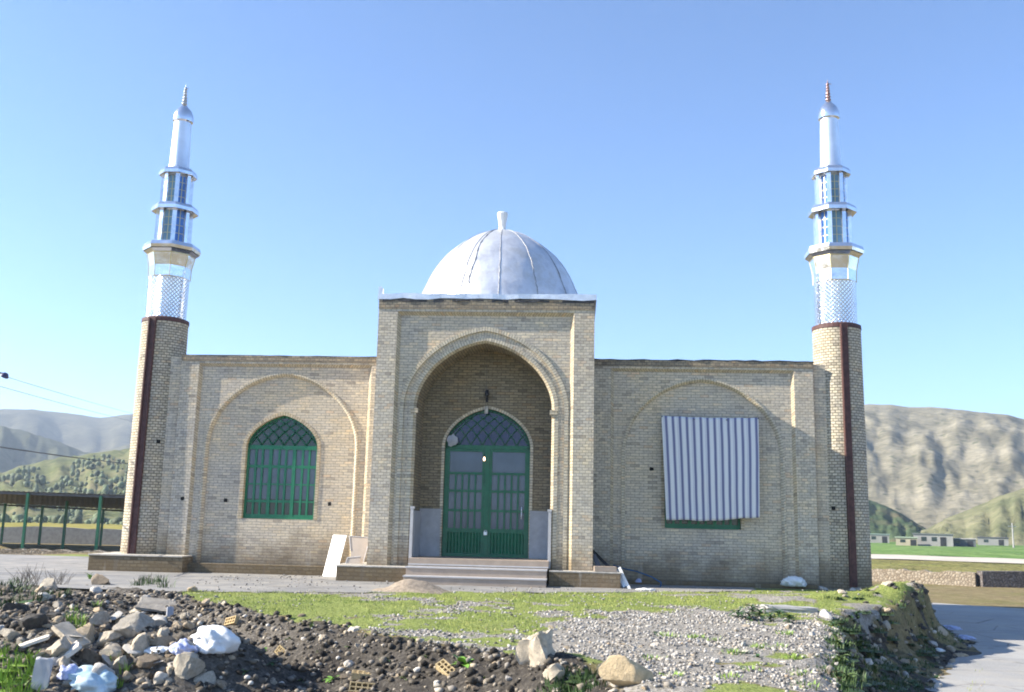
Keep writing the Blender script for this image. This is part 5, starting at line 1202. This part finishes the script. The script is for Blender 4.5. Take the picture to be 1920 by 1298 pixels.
m, nt, b = newmat('grass_blade'); pos = nd(nt, 'ShaderNodeTexCoord').outputs['Object']; g = nd(nt, 'ShaderNodeNewGeometry').outputs['Random Per Island']
col = ramp(nt, noise(nt, pos, 1.3, 5, .7), [(.3, (.13,.21,.05)), (.45, (.24,.31,.08)), (.58, (.37,.39,.11)), (.72, (.40,.36,.17))])
col = mix(nt, 1.0, col, ramp(nt, g, [(0, (.6,.62,.6)), (1, (1.3,1.25,1.2))]), 'MULTIPLY'); nt.links.new(col, b.inputs['Base Color']); sin(b, Roughness=.6); b.inputs['Specular IOR Level'].default_value = .25; M['blade'] = m; M['blade_dk'] = leafy_mat('bank_grass_blade', (.06,.10,.035), .5, .6); M['blade_br'] = leafy_mat('fresh_grass_blade', (.22,.34,.06), .35, .6)
def w_gs(x, y): a_, g_, s_, b_ = masks(x, y); e_ = np.interp(x, [-60,-4.9,-2.2,1.3,7.1,12], [-4.7,-4.6,-3.8,-2.4,.3,.8]); return a_*(1-b_)*(y < e_+.1)*np.clip(.55 + .9*fbm(x*1.7, y*1.7, 61, 3), .05, 1)
X, Y = sample(-8, 9.6, -11, 1.2, w_gs)(170000); blades('lawn_grass', X, Y, .015, .055, .004, M['blade'], 'short light green grass strip before the mosque')
def w_bg(x, y): a_, g_, s_, b_ = masks(x, y); return b_*(x < np.interp(y, *XT)-.1)*np.clip(.25 + 1.3*fbm(x*1.3, y*1.3, 63, 3), 0, .8)
X, Y = sample(4, 12, -14, 2.5, w_bg)(60000); blades('bank_grass', X, Y, .03, .11, .006, M['blade_dk'], 'rough dark grass on the road bank', lean=.9)
def tuft(px_, py_, n, r, h, label, group, mat='blade_br', name='grass_tuft'):
    p_ = place(px_, py_); a_ = nr.rand(n)*6.283; rr_ = r*np.sqrt(nr.rand(n)); x_, y_ = np.cos(a_)*rr_, np.sin(a_)*rr_
    V_, F_ = [], []
    for k in range(n):
        hh = h*nr.uniform(.5, 1); l_ = hh*nr.uniform(.15, .7); d_ = a_[k] + nr.uniform(-.6, .6); w2 = .006*nr.uniform(.7, 1.4)
        c0 = np.array([x_[k], y_[k], -.02]); o_ = np.array([math.cos(d_), math.sin(d_), 0]); s_ = np.array([-o_[1], o_[0], 0])*w2
        b_ = len(V_); V_ += [c0-s_, c0+s_, c0+o_*l_*.3+s_*.9+[0, 0, hh*.6], c0+o_*l_*.3-s_*.9+[0, 0, hh*.6], c0+o_*l_+[0, 0, hh]]
        F_ += [(b_, b_+1, b_+2), (b_, b_+2, b_+3), (b_+3, b_+2, b_+4)]
    b_ = len(V_); V_.append(np.array([0, 0, .012])); V_ += [np.array([r*math.cos(t_), r*math.sin(t_), -.03]) for t_ in [6.2832*k/10 for k in range(10)]]     # root mat
    F_ += [(b_, b_+1+k, b_+1+(k+1) % 10) for k in range(10)]
    o = mesh_np(name, np.array(V_), np.array(F_), M[mat]); o.location = p_; return setp(o, label, 'grass tuft', group)
for px_, py_ in ((12,1290), (40,1275), (22,1250), (58,1262), (8,1225), (35,1298), (75,1240), (5,1270), (48,1240), (50,1300)): tuft(px_, py_, 60, .16, .15, 'bright green grass tuft at the lower left corner', 'grass tufts at the lower left corner')
for px_, py_ in ((215,1245), (235,1262), (135,1168), (150,1172), (140,1150), (225,1290), (182,1140), (155,1190)): tuft(px_, py_, 22, .06, .17, 'thin green grass tuft growing between the heap stones', 'grass tufts between the heap stones')
for px_, py_ in ((1060,1290), (1085,1270), (1040,1298), (1100,1292), (1075,1296), (1110,1262), (1068,1258), (1120,1280), (1050,1278)): tuft(px_, py_, 60, .17, .10, 'dark green grass tuft between the rock and the boulder', 'grass tufts between rock and boulder', 'blade_dk')
for px_, py_ in ((15,1115), (40,1110), (22,1135), (60,1125), (5,1145), (110,1120), (35,1095), (10,1100)): tuft(px_, py_, 50, .22, .20, 'dull green grass tuft on the soil at far left', 'grass tufts on the far left soil', 'blade_dk')
for px_, py_ in ((262,1100), (285,1098), (310,1104), (300,1094), (272,1092)): tuft(px_, py_, 40, .16, .22, 'grey green grass tuft behind the heap beside the pavement', 'grass tufts beside the pavement', 'blade_dk')
for k in range(60):
    px_, py_ = rnd.uniform(1545, 1740), rnd.uniform(1110, 1298)
    if px_ > 1690 and py_ < 1190: continue
    tuft(px_, py_, 60, .22, rnd.uniform(.05, .11), 'dark grass tuft on the shaded road bank', 'grass tufts on the road bank', 'blade_dk')
for k in range(18): tuft(rnd.uniform(1180, 1540), rnd.uniform(1190, 1298), 40, .12, .09, 'small green grass tuft growing through the gravel', 'grass tufts in the gravel', 'blade_br')
def weed(px_, py_, nl, ll, lw, up_, label, mat, group=None, stem=0.0, cat='weed'):
    p_ = place(px_, py_); t = thing('weed_plant', label, cat, p_, group=group)
    q = MB(); q.tube([(0, 0, -.03), (0, 0, max(stem, .02))], [.007, .005], 5); q.build('stem', M['leaf_'+mat], t)
    q = MB()
    for k in range(nl):
        a_ = 2.4*k + rnd.uniform(-.3, .3); el = up_*rnd.uniform(.5, 1.4); l_ = ll*rnd.uniform(.6, 1.1); w_ = lw*rnd.uniform(.7, 1.1)
        o_ = Vector((math.cos(a_), math.sin(a_), 0)); s_ = Vector((-o_.y, o_.x, 0)); base = Vector((0, 0, stem*k/max(1, nl)))
        pts = []
        for j in range(6):
            u = j/5; c_ = base + o_*l_*u*math.cos(el) + Vector((0, 0, l_*(math.sin(el)*u - .45*u*u*math.cos(el)))); wj = w_*math.sin(math.pi*min(1, .12+u*.88))**.8 if j < 5 else .002
            pts.append((c_ - s_*wj + Vector((0, 0, wj*.35)), c_, c_ + s_*wj + Vector((0, 0, wj*.35))))
        for A_, B_ in zip(pts, pts[1:]):
            q.face([A_[0], A_[1], B_[1], B_[0]]); q.face([A_[1], A_[2], B_[2], B_[1]])
    q.build('leaves', M['leaf_'+mat], t, smooth=True, angle=60); return t
M['leaf_br'] = simple('bright_leaf', (.17,.33,.045), .5, var=.35, scale=20); M['leaf_dk'] = simple('dark_leaf', (.045,.10,.03), .55, var=.4, scale=14); M['leaf_md'] = simple('mid_leaf', (.13,.19,.055), .55, var=.4, scale=14)
weed(868, 1250, 13, .20, .045, .75, 'bright green broad leaved weed in the dark soil slope', 'br')
weed(498, 1222, 8, .13, .028, .7, 'bright green small weed right of the white bag', 'br')
weed(505, 1245, 7, .13, .03, .5, 'dark green weed just below the small bright weed', 'dk')
for px_, py_ in ((545,1200), (600,1225), (720,1240), (760,1275), (655,1215), (800,1235), (905,1275), (560,1280), (460,1262), (735,1200)): weed(px_, py_, 8, .09, .02, .7, 'small green weed sprouting from the dark soil slope', 'md', 'small weeds on the dark soil slope')
weed(622, 1275, 8, .12, .03, .6, 'leafy green weed beside the hollow bricks', 'br')
weed(583, 1180, 6, .10, .02, .9, 'yellow green weed on the rim of the dark soil', 'md', stem=.05)
weed(168, 1088, 9, .15, .03, 1.0, 'bright green weed standing before the corner of the left plinth', 'br', stem=.10)
for px_, py_ in ((1385,1160), (1405,1165), (1425,1160), (1445,1168), (1462,1160), (1480,1170), (1410,1150), (1440,1150)): weed(px_, py_, 18, .20, .026, .5, 'dark leafy weed in the row at the back of the gravel', 'dk', 'weeds at the back of the gravel', stem=.12)
for px_, py_ in ((1585,1225), (1600,1250), (1615,1270), (1570,1215), (1628,1240), (1590,1285), (1610,1215), (1640,1265), (1575,1250), (1630,1290)): weed(px_, py_, 14, .15, .035, .7, 'leafy olive weed on the crest of the road bank', 'md', 'weeds on the crest of the road bank', stem=.10)
for px_, py_ in ((1395,1228), (1370,1222), (1420,1235), (1440,1212)): weed(px_, py_, 12, .10, .02, .6, 'low dark weed growing in the gravel', 'dk', 'low weeds in the gravel')
for k in range(34):
    px_, py_ = rnd.uniform(1555, 1760), rnd.uniform(1105, 1295)
    if px_ > 1690 and py_ < 1190: continue
    weed(px_, py_, 14, rnd.uniform(.08, .15), .02, .6, 'low dark leafy weed on the earth face of the road bank', 'dk', 'low weeds on the road bank', stem=.04)
def twigs(px_, py_, n, h, label):
    p_ = place(px_, py_); q = MB()
    for k in range(n):
        a_ = rnd.uniform(0, 6.28); l_ = h*rnd.uniform(.5, 1); b0_ = Vector((rnd.uniform(-.15, .15), rnd.uniform(-.1, .1), -.02)); d_ = Vector((math.cos(a_)*.8, math.sin(a_)*.3, 1)).normalized()
        m_ = b0_ + d_*l_*.5; e_ = m_ + (d_ + Vector((rnd.uniform(-.5, .5), 0, rnd.uniform(-.3, .2)))).normalized()*l_*.5
        q.tube([b0_, m_, e_], [.005, .004, .002], 4); q.tube([m_, m_ + Vector((rnd.uniform(-.5, .5), rnd.uniform(-.2, .2), .6)).normalized()*l_*.35], [.003, .0015], 4)
    return setp(q.build('dry_bush', M['twig'], loc=p_), label, 'bush')
M['twig'] = simple('dry_twig', (.12,.10,.08), .9)
twigs(55, 1100, 26, .5, 'bare dry bush at the left edge of the soil'); twigs(108, 1098, 20, .42, 'bare dry bush right of the first one, before the pavement'); twigs(270, 1096, 16, .3, 'thin dry bush standing before the left plinth')

# ------------------------------------------------------------------ air
q = MB(); q.box(-2650, 2650, -950, 3150, -4.5, 215); hz = q.build('haze', None)
hz.data.materials.clear()
m = bpy.data.materials.new('haze_air'); m.use_nodes = True; nt = m.node_tree; nt.nodes.clear()
vo = nt.nodes.new('ShaderNodeVolumePrincipled'); vo.inputs['Color'].default_value = (.72, .84, 1.0, 1); vo.inputs['Density'].default_value = .00034; vo.inputs['Anisotropy'].default_value = .2
out = nt.nodes.new('ShaderNodeOutputMaterial'); nt.links.new(vo.outputs[0], out.inputs['Volume'])
hz.data.materials.append(m); hz['kind'] = 'stuff'; hz['label'] = 'thin blue air haze over the valley'; hz['category'] = 'haze'
